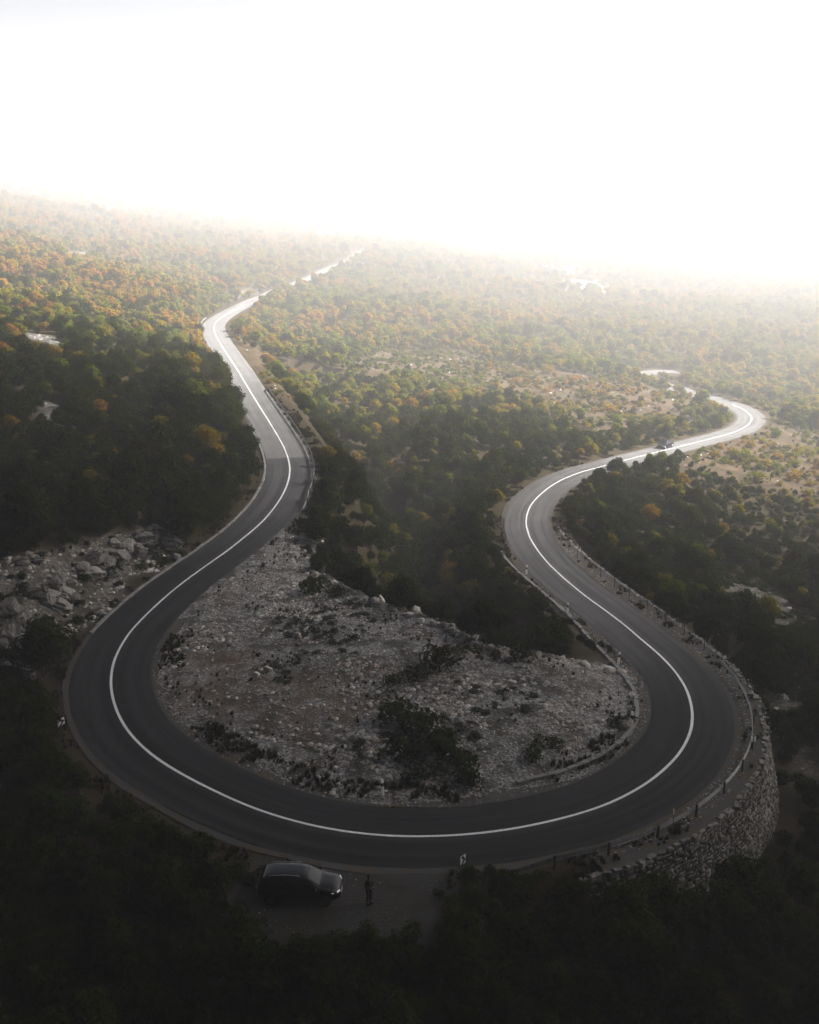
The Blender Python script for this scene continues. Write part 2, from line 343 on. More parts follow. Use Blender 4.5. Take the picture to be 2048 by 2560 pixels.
def line_mat():
    m, nt, out = new_mat('road_paint'); q = NT(nt); p = q.pos(); n = q.noise(9, p, 5, .7)
    bsdf(nt, out, q.ramp(n, [(.29, (.25, .25, .25)), (.40, (.80, .80, .79)), (.6, (.92, .92, .91))]), .55, spec=.4); return m
M['paint'] = line_mat()
def verge_mat():
    m, nt, out = new_mat('verge_gravel'); q = NT(nt); p = q.pos(); n = q.noise(10, p, 5, .7); b = q.noise(.9, p, 4, .6)
    c = q.mix(n, (.05, .049, .047), (.125, .122, .116)); c = q.mix(q.ramp(b, [(.48, 0), (.62, .8)]), c, q.ramp(n, [(.3, (.06, .05, .025)), (.7, (.15, .10, .05))]))
    bsdf(nt, out, c, .95, spec=.15, normal=bump(q, n, .6, .05)); return m
M['verge'] = verge_mat()
def wall_mat():
    m, nt, out = new_mat('masonry'); q = NT(nt); p = q.pos()
    vr = q.n('ShaderNodeTexVoronoi', feature='F1'); vr.inputs['Scale'].default_value = 2.4; nt.links.new(p, vr.inputs['Vector'])
    n = q.noise(4, p, 5, .65)
    c = q.ramp(vr.outputs['Color'], [(.2, (.15, .14, .13)), (.5, (.26, .25, .235)), (.8, (.38, .36, .33))]); c = q.mix(.6, c, q.ramp(n, [(.3, .45), (.7, 1.05)]), 'MULTIPLY')
    c = q.mix(q.attr('joint'), c, (.045, .042, .036)); bsdf(nt, out, c, .92, spec=.2, normal=bump(q, n, .5, .05)); return m
M['wall'] = wall_mat()
M['concrete'] = simple('concrete', (.25, .245, .235), .9, scale=4, obj=False)
M['steel'] = simple('galvanised_steel', (.22, .225, .23), .55, .3, scale=5, obj=False)
M['dark_steel'] = simple('dark_steel', (.035, .038, .040), .6, .3)
M['white'] = simple('white_plastic', (.86, .86, .85), .5, var=.04)
def white_mat():
    m, nt, out = new_mat('white_plastic'); q = NT(nt); d = q.n('ShaderNodeBsdfDiffuse'); t = q.n('ShaderNodeBsdfTranslucent'); mx = q.n('ShaderNodeMixShader'); n = q.noise(7, q.n('ShaderNodeTexCoord').outputs['Object'], 3)
    c = q.ramp(n, [(.3, (.90, .90, .89)), (.6, (.96, .96, .95))]); q.set(d.inputs[0], c); q.set(t.inputs[0], c); mx.inputs[0].default_value = .55
    nt.links.new(d.outputs[0], mx.inputs[1]); nt.links.new(t.outputs[0], mx.inputs[2]); nt.links.new(mx.outputs[0], out.inputs['Surface']); return m
M['white'] = white_mat()
M['black'] = simple('black_plastic', (.015, .015, .016), .5)
M['red'] = simple('red_reflector', (.35, .03, .02), .35)
# ------------------------------------------------------------------ ground sheet
def spaced(stops):
    out = [stops[0][0]]
    for (a, da), (b, db) in zip(stops, stops[1:]):
        while out[-1] < b-1e-6:
            t = (out[-1]-a)/(b-a); out.append(out[-1]+da+(db-da)*t)
        out[-1] = b
    return np.array(out)
xs = spaced([(-1000, 60), (-420, 16), (-150, 4), (-62, 1.0), (62, 1.0), (150, 4), (420, 16), (1000, 60)])
ys = spaced([(-160, 25), (20, 2), (32, .75), (112, .75), (170, 1.2), (290, 2.6), (420, 6), (800, 16), (1800, 60)])
GX, GY = np.meshgrid(xs, ys)
GZ, GD, GI, GS, GG, GR = terrain(GX, GY, True)
GZ = np.where(GZ > 66, 66+22*np.tanh((GZ-66)/26), GZ)
TAN_PX = [[(855,905),(960,870),(1100,868),(1250,905),(1400,930),(1560,950),(1680,985),(1740,1000),(1760,1040),(1640,1075),(1500,1090),(1440,1100),(1440,1050),(1290,1010),(1150,990),(1000,945),(880,930)],
          [(1700,1150),(1790,1105),(1920,1080),(2048,1090),(2048,1240),(1900,1240),(1780,1190)], [(1870,1000),(1960,1010),(1970,1080),(1905,1090)], [(560,880),(610,850),(680,950),(690,985)]]
PALE_PX = [[(818,560),(880,548),(893,575),(840,590)], [(1405,600),(1450,598),(1455,620),(1410,640)], [(1480,610),(1600,608),(1590,632),(1500,628)], [(1390,665),(1470,668),(1440,690),(1400,690)], [(1400,705),(1500,700),(1510,730),(1420,725)],
           [(120,628),(260,625),(200,660)], [(120,630),(180,632),(170,648)], [(40,828),(110,835),(150,870),(140,890),(100,880)], [(105,1010),(150,1010),(160,1040),(130,1080),(105,1060)], [(25,970),(70,985),(65,1000),(30,990)],
           [(560,752),(590,735),(640,722),(635,732),(580,752)]]
TAN = [[at(*p) for p in pl] for pl in TAN_PX]; PALE = [[at(*p) for p in pl] for pl in PALE_PX]
def soft(X, Y, polys, w):
    r = np.zeros(np.shape(X))
    for pl in polys:
        d = polydist(X, Y, pl, True); d = np.where(inpoly(X, Y, pl), d, -d)+(fbm(X/4+9, Y/4, 3)-.5)*w*3; r = np.maximum(r, smooth01(-w, w, d))
    return r
a_tan = soft(GX, GY, TAN, 6.0)*.9; a_pale = np.maximum(soft(GX, GY, PALE[:5], 5.0), soft(GX, GY, PALE[5:], 1.6)*.2)
dcr = polydist(GX, GY, CREST)
a_gr = np.maximum(np.where(GG, 1.0, 0.0), smooth01(3.0, .5, dcr))
BARE = [[at(1880,1700), at(2048,1740), at(2048,2000), at(1965,1960), at(1940,1840)], [at(1790,1420), at(1900,1460), at(2000,1530), at(2048,1600), at(1960,1580), at(1820,1500)]]
a_gr = np.maximum(a_gr, soft(GX, GY, BARE, 1.5)*.38)
OUT = [[at(-40, 1410), at(140, 1390), at(260, 1330), at(460, 1315), at(470, 1370), at(400, 1410), at(330, 1450), at(240, 1560), at(120, 1590), at(90, 1720), at(-40, 1640)]]
a_gr = np.maximum(a_gr, soft(GX, GY, OUT, 1.0)*.55); a_gr = np.maximum(a_gr, soft(GX, GY, PALE[5:], 1.6)*.7)
EARTH = [[at(460, 1600), at(600, 1610), at(760, 1680), at(930, 1740), at(900, 1810), at(700, 1830), at(560, 1850), at(470, 1760)]]; a_earth = soft(GX, GY, EARTH, 2.2)
a_lay = smooth01(0, 1.5, 5.6-np.hypot((GX+3.5)/1.9, GY-45.8))*(1-smooth01(9, 12, np.abs(GX+3.5)))
ny, nx = GX.shape; ix = np.arange(ny*nx).reshape(ny, nx)
quads = np.stack([ix[:-1, :-1], ix[:-1, 1:], ix[1:, 1:], ix[1:, :-1]], -1).reshape(-1, 4)
me = np_mesh('ground', np.stack([GX, GY, GZ], -1).reshape(-1, 3), quads, mats=[M['ground']], smooth=True)
for nme, a in (('tan', a_tan), ('pale', a_pale), ('gravel', a_gr), ('lay', a_lay), ('earth', a_earth)): add_attr(me, nme, a.ravel())
go = bpy.data.objects.new('ground', me); COL.objects.link(go); tag(go, kind='structure')
# ------------------------------------------------------------------ road, markings, verges
def ribbon(name, s0, s1, o0, o1, dz0, dz1, mat, n=2, jitter=0, seed=0, skirt=0.0, attrs=None):
    I = np.arange(s0, s1+1); rows = []; uv = []
    rr = np.random.default_rng(seed); 
    j0 = gsmooth(rr.normal(0, 1, (len(I), 1)), 1.0, STEP)[:, 0]*jitter if jitter else np.zeros(len(I))
    j1 = gsmooth(rr.normal(0, 1, (len(I), 1)), 1.0, STEP)[:, 0]*jitter if jitter else np.zeros(len(I))
    for k, i in enumerate(I):
        a = (o0(i) if callable(o0) else o0)+(j0[k] if abs(jitter) else 0); b = (o1(i) if callable(o1) else o1)+j1[k]
        for t in np.linspace(0, 1, n):
            o = a+(b-a)*t; dz = dz0+(dz1-dz0)*t+skirt*(1-abs(o)/HW)*.03; rows.append(off(i, o, dz)); uv.append((i*STEP, o))
    L = len(I); q = [(r*n+c, r*n+c+1, (r+1)*n+c+1, (r+1)*n+c) for r in range(L-1) for c in range(n-1)]
    me = np_mesh(name, rows, np.array(q), mats=[mat], smooth=True)
    ul = me.uv_layers.new(name='UVMap'); li = np.empty(len(me.loops), np.int32); me.loops.foreach_get('vertex_index', li)
    ul.data.foreach_set('uv', np.array(uv, np.float32)[li].ravel())
    if attrs:
        for nm, fn in attrs.items(): add_attr(me, nm, np.repeat([fn(i) for i in I], n))
    # faces must look up
    nz = np.empty(len(me.polygons)*3); me.polygons.foreach_get('normal', nz)
    if nz[2::3].mean() < 0: me.flip_normals()
    o = bpy.data.objects.new(name, me); COL.objects.link(o); return o
sJ = s_at(719, 1145); sP0 = s_at(1480, 1172); sP1 = s_at(1590, 1144)
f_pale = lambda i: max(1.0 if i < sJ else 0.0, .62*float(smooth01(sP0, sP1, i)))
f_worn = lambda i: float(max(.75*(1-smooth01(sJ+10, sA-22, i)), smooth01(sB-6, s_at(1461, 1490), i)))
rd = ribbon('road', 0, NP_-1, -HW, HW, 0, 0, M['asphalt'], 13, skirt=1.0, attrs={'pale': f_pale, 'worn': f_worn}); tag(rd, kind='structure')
ml = ribbon('road_marking', s_at(609, 764), s_at(1833, 1013), -.095, .095, .036, .036, M['paint'], 2, jitter=.012, seed=9); tag(ml, kind='structure')
for s0, s1, a, b, sd in ((sJ, NP_-1, -HW-.02, lambda i: -3.42-.8*float(smooth01(sG, sB, i))*(1-float(smooth01(sC-40, sC, i))), 3), (sJ-60, sCr1+10, HW+.02, 3.4, 4), (s_at(360, 1543), s_at(1325, 1346), HW+.02, lambda i: 3.55+.35*math.sin(i*.21), 5), (0, sJ, -HW-.02, -3.35, 6), (sC, NP_-1, HW+.02, 3.5, 7)):
    v = ribbon('road_verge', s0, s1, a, b, -.012, -.03, M['verge'], 4, jitter=.10, seed=sd); tag(v, kind='structure')
# ------------------------------------------------------------------ light, air, added shade caster
EL = math.radians(40); SH = np.array([.975, .22]); SH /= np.linalg.norm(SH)
sun = bpy.data.lights.new('sun', 'SUN'); sun.energy = 5.0; sun.angle = math.radians(.55); sun.color = (1, .972, .93)
so = bpy.data.objects.new('sun', sun); COL.objects.link(so); so.location = (200, 120, 260)
sd = Vector((SH[0]*math.cos(EL), SH[1]*math.cos(EL), math.sin(EL))); so.rotation_euler = (-sd).to_track_quat('-Z', 'Y').to_euler()
W = bpy.data.worlds.new('World'); S.world = W; W.use_nodes = True; wn = W.node_tree; bg = wn.nodes['Background']
sk = wn.nodes.new('ShaderNodeTexSky'); sk.sky_type = 'NISHITA'; sk.sun_disc = False; sk.sun_elevation = EL; sk.sun_rotation = math.atan2(SH[0], SH[1])
sk.dust_density = 8.0; sk.air_density = .7; sk.ozone_density = .4; sk.altitude = 300
wn.links.new(sk.outputs[0], bg.inputs[0]); bg.inputs[1].default_value = SKY
hb = MB().box((0, 820, 22), (2040, 2000, 168))
mh, nt, out = new_mat('haze'); pv = nt.nodes.new('ShaderNodeVolumePrincipled'); pv.inputs['Color'].default_value = (.978, .976, .974, 1); pv.inputs['Density'].default_value = HAZE
pv.inputs['Anisotropy'].default_value = .15; nt.links.new(pv.outputs[0], out.inputs['Volume'])
ho = hb.build('haze', mh); tag(ho, kind='stuff')
# unseen bank added overhead to shade the foreground; it thins out towards the valley
CZ = 132.0; LSH = (CZ+5)/math.tan(EL)
gx = np.arange(-1500, 1301, 20.0); gy = np.arange(-1300, Y_EDGE+31, 12.0); KX, KY = np.meshgrid(gx, gy)
edge = Y_EDGE+TILT*KX+(fbm(KX/90+40, KY/200+7, 3)-.5)*36
th = np.clip((edge-KY)/Y_W, 0, 1)**1.5*CL_T
th *= smooth01(-1500, -1300, KX)*smooth01(1300, 1100, KX)*smooth01(-1300, -1100, KY); th = th*(.85+.3*fbm(KX/45, KY/45, 3))
hump = fbm(KX/50+11, KY/50, 4)
topz = CZ+th*.5; botz = CZ-th*.5
keep = th > .02; topz = np.where(keep, topz+.02, CZ+.02)
V = np.concatenate([np.stack([KX+LSH*SH[0], KY+LSH*SH[1], topz], -1).reshape(-1, 3), np.stack([KX+LSH*SH[0], KY+LSH*SH[1], np.minimum(botz, topz-.02)], -1).reshape(-1, 3)])
ny, nx = KX.shape; ix = np.arange(ny*nx).reshape(ny, nx); N0 = ny*nx
q1 = np.stack([ix[:-1, :-1], ix[:-1, 1:], ix[1:, 1:], ix[1:, :-1]], -1).reshape(-1, 4); q2 = q1[:, ::-1]+N0
rim = list(ix[0, :])+list(ix[1:, -1])+list(ix[-1, -2::-1])+list(ix[-2:0:-1, 0])
q3 = np.array([(rim[k], rim[k]+N0, rim[(k+1) % len(rim)]+N0, rim[(k+1) % len(rim)]) for k in range(len(rim))])
mc, nt, out = new_mat('added_shade_cloud'); pv = nt.nodes.new('ShaderNodeVolumePrincipled'); pv.inputs['Color'].default_value = (.02, .02, .02, 1); pv.inputs['Density'].default_value = CL_D; pv.inputs['Anisotropy'].default_value = .6
nt.links.new(pv.outputs[0], out.inputs['Volume'])
cme = np_mesh('added_shade_cloud', V, np.concatenate([q1, q2, q3]), mats=[mc]); cl = bpy.data.objects.new('added_shade_cloud', cme); COL.objects.link(cl); tag(cl, kind='stuff')
S.view_settings.view_transform = 'Standard'; S.view_settings.look = 'None'; S.view_settings.gamma = 1; S.view_settings.exposure = EXPO
S.render.engine = 'CYCLES'; cy = S.cycles; cy.max_bounces = 6; cy.diffuse_bounces = 3; cy.glossy_bounces = 2; cy.transmission_bounces = 2; cy.volume_bounces = VOLB; cy.transparent_max_bounces = 8
cy.use_denoising = True; cy.use_adaptive_sampling = True; cy.adaptive_threshold = .015
# ------------------------------------------------------------------ plants
def leaf_cloud(rng, lobes, n, size, flat=.55, core=.55):
    """lobes: (centre, radii). n small leaf clumps spread through the lobes' outer volume"""
    w = np.array([np.prod(l[1])**.67 for l in lobes]); k = rng.choice(len(lobes), n, p=w/w.sum())
    C = np.array([l[0] for l in lobes])[k]; R = np.array([l[1] for l in lobes])[k]
    d = rng.normal(size=(n, 3)); d[:, 2] = d[:, 2]*.9+.25; d /= np.linalg.norm(d, axis=1)[:, None]
    r = (core+(1.08-core)*rng.random(n)**.6)[:, None]; r = r*(1+.17*rng.normal(size=(n, 1)))
    c = C+d*R*r
    nr = d*.9+rng.normal(size=(n, 3))*.55; nr[:, 2] += .35; nr /= np.linalg.norm(nr, axis=1)[:, None]
    t = np.cross(nr, rng.normal(size=(n, 3))); t /= np.linalg.norm(t, axis=1)[:, None]; b = np.cross(nr, t)
    s = size*(.6+.8*rng.random((n, 1))); a = s*.62
    bend = nr*s*.18
    V = np.stack([c-t*s*.55, c-b*a*.5+bend, c+t*s*.6, c+b*a*.5+bend], 1).reshape(-1, 3)
    return V, np.arange(n*4).reshape(-1, 4)
def tree_meshes(seed, h, w, nl, n, size, twiggy=False):
    rng = np.random.default_rng(seed); lobes = []; tb = MB(); th = h*.3
    lobes.append(((0, 0, h*.66), (w*.30, w*.30, h*.27)))
    a0 = rng.random()*6.28
    for i in range(nl):
        a = a0+i*2.4+rng.normal()*.3; rr = w*(.16+.22*rng.random()); z = h*(.34+.48*rng.random())
        if z > h*.68: rr *= .6
        q = w*(.10+.13*rng.random()**1.5); lobes.append(((rr*math.cos(a), rr*math.sin(a), z), (q, q, q*.82)))
    V, Q = leaf_cloud(rng, lobes, n, size)
    lean = rng.normal(size=2)*.12
    tb.tube([(0, 0, -.3), (lean[0]*.4, lean[1]*.4, th*.6), (lean[0], lean[1], th), (lean[0]*1.2, lean[1]*1.2, h*.72)], [.15, .12, .10, .03], 6)
    for c, R in lobes[1:6]:
        st = Vector((lean[0], lean[1], th*(.6+.5*rng.random()))); e = Vector(c); mid = st.lerp(e, .5)+Vector((0, 0, .15))
        tb.tube([st, mid, e], [.07, .05, .02], 5)
    return V, Q, tb
TREES = []
for k, (h, w, nl) in enumerate([(4.7, 4.4, 13), (5.3, 4.2, 15), (4.0, 4.6, 14), (5.8, 4.8, 17), (3.4, 3.6, 11)]):
    V, Q, tb = tree_meshes(100+k, h, w, nl, 1700, .34)
    cm = np_mesh('crown', V, Q, mats=[M['leaf']]); ob = tb.build('trunk', M['bark']); tm = ob.data; bpy.data.objects.remove(ob)
    TREES.append((cm, tm, h, w))
FAR = []
for k, (h, w, nl) in enumerate([(4.7, 4.6, 12), (5.2, 4.4, 13), (4.1, 4.8, 12), (5.6, 5.0, 14)]):
    V, Q, tb = tree_meshes(200+k, h, w, nl, 430, .72)
    tb2 = np.array(tb.v); b = len(V); q4 = np.array([f for f in tb.f if len(f) == 4]); VV = np.concatenate([V, tb2]); me = np_mesh('far_tree', VV, np.concatenate([Q, q4+b]), mats=[M['leaf'], M['bark']])
    mi = np.zeros(len(me.polygons), np.int32); mi[len(Q):] = 1; me.polygons.foreach_set('material_index', mi); FAR.append((me, h, w))
def recol(me, nm, mat):
    m = me.copy(); m.name = nm; m.materials[0] = mat; return m
SHADE_TREES = [(recol(t[0], 'crown', M['leaf_shade']),)+t[1:] for t in TREES]; SHADE_FAR = [(recol(t[0], 'far_tree', M['leaf_shade']),)+t[1:] for t in FAR]
BUSH = []
for k in range(4):
    rng = np.random.default_rng(300+k); lobes = [((rng.normal()*.28, rng.normal()*.28, .34+.2*rng.random()), (.42, .42, .40)) for _ in range(5)]
    V, Q = leaf_cloud(rng, lobes, 330, .17); BUSH.append(np_mesh('foliage', V, Q, mats=[M['leaf']]))
DBUSH = [recol(b, 'foliage', M['leaf_shade']) for b in BUSH]
CUSH = []
for k in range(3):
    rng = np.random.default_rng(330+k); lobes = [((rng.normal()*.2, rng.normal()*.2, .12), (.32, .32, .22)) for _ in range(5)]
    V, Q = leaf_cloud(rng, lobes, 300, .11); CUSH.append(np_mesh('foliage', V, Q, mats=[M['cushion']]))
TUFT = []
for k in range(3):
    rng = np.random.default_rng(350+k); n = 60; a = rng.random(n)*6.28; r = rng.random(n)*.16; l = .22+.3*rng.random(n); tl = rng.random(n)*.3
    bx, by = r*np.cos(a), r*np.sin(a); w_ = .014+.012*rng.random(n); px, py = -np.sin(a), np.cos(a); ex, ey = bx+np.cos(a)*tl, by+np.sin(a)*tl
    V = np.stack([np.stack([bx-px*w_, by-py*w_, 0*l-.04], 1), np.stack([bx+px*w_, by+py*w_, 0*l-.04], 1), np.stack([ex+px*w_*.3, ey+py*w_*.3, l], 1), np.stack([ex-px*w_*.3, ey-py*w_*.3, l], 1)], 1).reshape(-1, 3)
    TUFT.append(np_mesh('tuft', V, np.arange(n*4).reshape(-1, 4), mats=[M['drygrass']]))
def rock_mesh(seed, sx, sy, sz, sub=2, rough=.33, mat='stone', name='rock'):
    import bmesh
    bm = bmesh.new(); bmesh.ops.create_icosphere(bm, subdivisions=sub, radius=1); rng = np.random.default_rng(seed)
    pl = rng.normal(size=(9, 3)); pl /= np.linalg.norm(pl, axis=1)[:, None]; dd = .55+.35*rng.random(9)
    for v in bm.verts:
        p = np.array(v.co)
        for q, d in zip(pl, dd):
            e = p@q-d
            if e > 0: p = p-q*e
        p = p*(1+rough*.25*rng.normal()*(.5 if sub > 1 else .3)); v.co = (p[0]*sx, p[1]*sy, p[2]*sz)
    me = bpy.data.meshes.new(name); bm.to_mesh(me); bm.free(); me.materials.append(M[mat]); return me
STONES = [rock_mesh(400+k, .5, .4+.1*(k % 3), .3+.06*(k % 2), 1) for k in range(7)]
BIGST = [rock_mesh(420+k, .5, .42+.06*(k % 3), .34+.06*(k % 3), 2) for k in range(6)]
ROCKS = []
for k in range(6):
    r_me = rock_mesh(440+k, .5, .45, .42, 4, .05, 'rock'); rr_ = np.random.default_rng(k+900); cv = np.empty(len(r_me.vertices)*3); r_me.vertices.foreach_get('co', cv); cv = cv.reshape(-1, 3)
    for t_ in range(26):                       # chop ledges and cracks into the block
        q_ = rr_.normal(size=3); q_ /= np.linalg.norm(q_); ph = cv@q_; d_ = ph.max()*rr_.uniform(.70, .95); cv = cv-np.outer(np.clip(ph-d_, 0, None), q_)
    cv *= (1+.10*(np.random.default_rng(k).random((len(cv), 1))-.5)); st_ = np.floor(cv[:, 2]*9)/9; cv[:, :2] *= (1+.10*np.sin(st_*31+k))[:, None]
    r_me.vertices.foreach_set('co', cv.ravel()); r_me.update(); ROCKS.append(r_me)
# ---- instanced "stuff": one object each
def scatter(name, meshes, pos, scl, rot, pick, zs=None):
    me = bpy.data.meshes.new(name); me.vertices.add(len(pos)); me.vertices.foreach_set('co', np.asarray(pos, np.float32).ravel())
    add_attr(me, 'scl', scl); add_attr(me, 'rotz', rot); a = me.attributes.new('pick', 'INT', 'POINT'); a.data.foreach_set('value', np.asarray(pick, np.int32))
    o = bpy.data.objects.new(name, me); COL.objects.link(o); tag(o, kind='stuff')
    g = bpy.data.node_groups.new(name, 'GeometryNodeTree'); g.interface.new_socket('Geometry', in_out='INPUT', socket_type='NodeSocketGeometry'); g.interface.new_socket('Geometry', in_out='OUTPUT', socket_type='NodeSocketGeometry')
    N = g.nodes.new; L = g.links.new; gi = N('NodeGroupInput'); gout = N('NodeGroupOutput'); ip = N('GeometryNodeInstanceOnPoints'); mtp = N('GeometryNodeMeshToPoints'); jn = N('GeometryNodeJoinGeometry')
    for k in range(len(meshes)-1, -1, -1):
        src = bpy.data.objects.new(name+'_source', meshes[k]); oi = N('GeometryNodeObjectInfo'); oi.inputs['Object'].default_value = src; oi.inputs['As Instance'].default_value = True; L(oi.outputs['Geometry'], jn.inputs[0])
    def at_(nm, ty):
        n = N('GeometryNodeInputNamedAttribute'); n.data_type = ty; n.inputs['Name'].default_value = nm; return n.outputs['Attribute']
    cx = N('ShaderNodeCombineXYZ'); L(at_('rotz', 'FLOAT'), cx.inputs[2]); e2r = N('FunctionNodeEulerToRotation'); L(cx.outputs[0], e2r.inputs[0])
    L(gi.outputs[0], mtp.inputs[0]); L(mtp.outputs[0], ip.inputs['Points']); L(jn.outputs[0], ip.inputs['Instance']); ip.inputs['Pick Instance'].default_value = True
    L(at_('pick', 'INT'), ip.inputs['Instance Index']); L(e2r.outputs[0], ip.inputs['Rotation']); L(at_('scl', 'FLOAT'), ip.inputs['Scale']); L(ip.outputs[0], gout.inputs[0])
    md = o.modifiers.new('scatter', 'NODES'); md.node_group = g; return o
# ---- what must stay in view (road, mound, lay-by): coarse picture mask of the depth that must not be covered
MW, MH = 512, 640; KEEP = np.full((MH, MW), 1e9)
def mark(pts):
    u, v, z = proj(pts); a = (u/4).astype(int); b = (v/4).astype(int); ok = (a >= 0) & (a < MW) & (b >= 0) & (b < MH)
    np.minimum.at(KEEP, (b[ok], a[ok]), z[ok])
sub = np.arange(0, NP_-1, .34)
def pint(s): i = np.floor(s).astype(int); f = (s-i)[:, None]; return PATH[i]*(1-f)+PATH[i+1]*f, NRM[i]
pp, nn = pint(sub)
for o in np.linspace(-HW, HW, 23):
    q = pp.copy(); q[:, :2] += nn*o; mark(q)
for o in (-3.4, -4.0, -4.6):
    k = (sub > sG) & (sub < sC+4); q = pp[k].copy(); q[:, :2] += nn[k]*o; mark(q)
for o in (3.3, 3.8):
    k = (sub > s_at(360, 1540)) & (sub < sC-10); q = pp[k].copy(); q[:, :2] += nn[k]*o; mark(q)
mg = np.arange(-24, 24, .3); mgy = np.arange(55, 112, .3); mx_, my_ = np.meshgrid(mg, mgy); okm = inpoly(mx_, my_, GRAVEL); zq = terrain(mx_[okm], my_[okm]); mark(np.stack([mx_[okm], my_[okm], zq], 1))
mx_, my_ = np.meshgrid(np.arange(-8.5, 1.5, .25), np.arange(44.6, 49, .25)); mark(np.stack([mx_.ravel(), my_.ravel(), mx_.ravel()*0-.3], 1))
# trees of the picture that do lean over the road there
ALLOW = [[(480,800),(570,830),(600,920),(650,1010),(672,1105),(650,1125),(480,1100)], [(600,690),(720,640),(930,600),(930,650),(760,735),(640,775)], [(1425,1160),(1790,1095),(1790,1200),(1440,1260)], [(1560,880),(1830,1012),(1800,1040),(1700,1000),(1560,960)], [(395,1985),(660,2030),(700,2160),(395,2100)]]
def allowed(u, v): return any(inpoly(u, v, pl) for pl in ALLOW)
def covers(x, y, z, h, w):
    """does a crown of height h, width w at (x,y,z) hide something that must stay in view?"""
    zc = np.array([[x-w/2, y, z+h*.5], [x+w/2, y, z+h*.5], [x, y, z+h], [x, y, z+h*.3]]); u, v, d = proj(zc)
    a0, a1 = int(u[0]/4), int(u[1]/4)+1; b0, b1 = int(v[2]/4), int(v[3]/4)+1
    a0, a1, b0, b1 = max(a0, 0), min(a1, MW), max(b0, 0), min(b1, MH)
    if a0 >= a1 or b0 >= b1: return False
    k = KEEP[b0:b1, a0:a1]; hit = (k > d[0]) & (k < 1e8)
    if not hit.any(): return False
    bb, aa = np.nonzero(hit); uu = (aa+a0+.5)*4; vv = (bb+b0+.5)*4
    good = np.zeros(len(uu), bool)
    for pl in ALLOW: good |= inpoly(uu, vv, pl)
    return (~good).sum() > .06*len(uu)+1 or False
# ---- candidate spots
rng = np.random.default_rng(11); cand = []
for y0, y1, st, half in ((34, 150, 1.65, .46), (150, 320, 1.65, .46), (320, 500, 2.2, .45), (500, 760, 3.9, .43), (760, 1150, 7.5, .42), (1150, 1650, 13, .42)):
    yy = np.arange(y0, y1, st)
    for y in yy:
        x = np.arange(-half*y-8, half*y+8, st); cand.append(np.stack([x+rng.uniform(-.48, .48, len(x))*st, y+rng.uniform(-.48, .48, len(x))*st, np.full(len(x), st)], 1))
cand = np.concatenate(cand); x, y, st = cand.T
z, d, I, sg, gr, inr = terrain(x, y, True)
tanv = soft(x, y, TAN, 4.0); palev = np.maximum(soft(x, y, PALE[:5], 5.0), soft(x, y, PALE[5:], 1.6)); bare = soft(x, y, BARE, 1.5)
dens = np.clip(fbm(x/14+50, y/14, 3)*2.6-.25, 0, 1)
base = np.where(y < 170, .95, np.where(y < 420, .80, .70)); keep = rng.random(len(x)) < np.clip(base*(.55+.6*dens), 0, 1)
keep &= ~gr & (palev < .35) & (bare < .4) & (rng.random(len(x)) > tanv*.72)
marg = np.where(y < 160, 4.6, 4.3)+np.where((WALLH[I] > 1) & (sg < 0), 2.6, 0)+np.where((sg > 0) & (I > s_at(300, 1620)) & (I < s_at(1640, 1628)), 3.2, 0)
marg = marg+np.where((sg > 0) & (I > I_V0) & (I < I_V1), 3.0, 0)
keep &= d > marg
keep &= ~((x > -10) & (x < 3.2) & (y > 44.3) & (y < 51))
keep &= soft(x, y, OUT, .8) < .3
sc = (.27+.46*rng.random(len(x))**2.2)*np.where(st > 10, 2.8, np.where(st > 5, 2.2, np.where(st > 3, 1.5, np.where(st > 2, 1.15, 1.0))))
sc *= np.where((sg < 0) & (I < sA) & (d < 16) & (y < 200), 1.35, 1.0)*np.where(tanv > .4, .55, 1)
sc *= np.where((sg < 0) & (I > sC) & (I < sF) & (y < 230) & (x > 45), .62, 1)
sel = np.nonzero(keep)[0]; fin = []
for i in sel:
    s_ = sc[i]
    for _ in range(4):
        if not covers(x[i], y[i], z[i], 5.0*s_, 4.5*s_): fin.append((x[i], y[i], z[i], s_)); break
        s_ *= .66
        if s_ < .16: break
fin = np.array(fin)
fu, fv, fz = proj(fin[:, :3]); inv = (fu > -60) & (fu < 2108) & (fv > 0) & (fv < 2700); size = fin[:, 3]/fz*inv
order = np.argsort(-size); near = order[:296]; rest = order[296:]
def fits(u, v, z):
    return np.linalg.norm
tw = rng.integers(0, 4, len(fin))
farm = fin[:, 1] > 230
pos = fin[:, :3].copy(); pos[:, 2] -= .1
r_ = np.array([i for i in rest])
# shade painted into leaf colour for trees near the bend; oaks turning colour cover the open valley beyond
p_shade = 1.0-.10*smooth01(88, 120, fin[:, 1])-.64*smooth01(165, 246, fin[:, 1]+26*(fbm(fin[:, 0]/30, fin[:, 1]/30, 3)-.5)*2)
is_shade = rng.random(len(fin)) < p_shade
scatter('forest', [t[0] for t in TREES[:4]]+[t[0] for t in FAR]+[t[0] for t in SHADE_TREES[:4]]+[t[0] for t in SHADE_FAR], pos[r_], fin[r_, 3], rng.random(len(r_))*6.28, np.where(farm[r_], 4+tw[r_], tw[r_])+np.where(is_shade[r_], 8, 0))
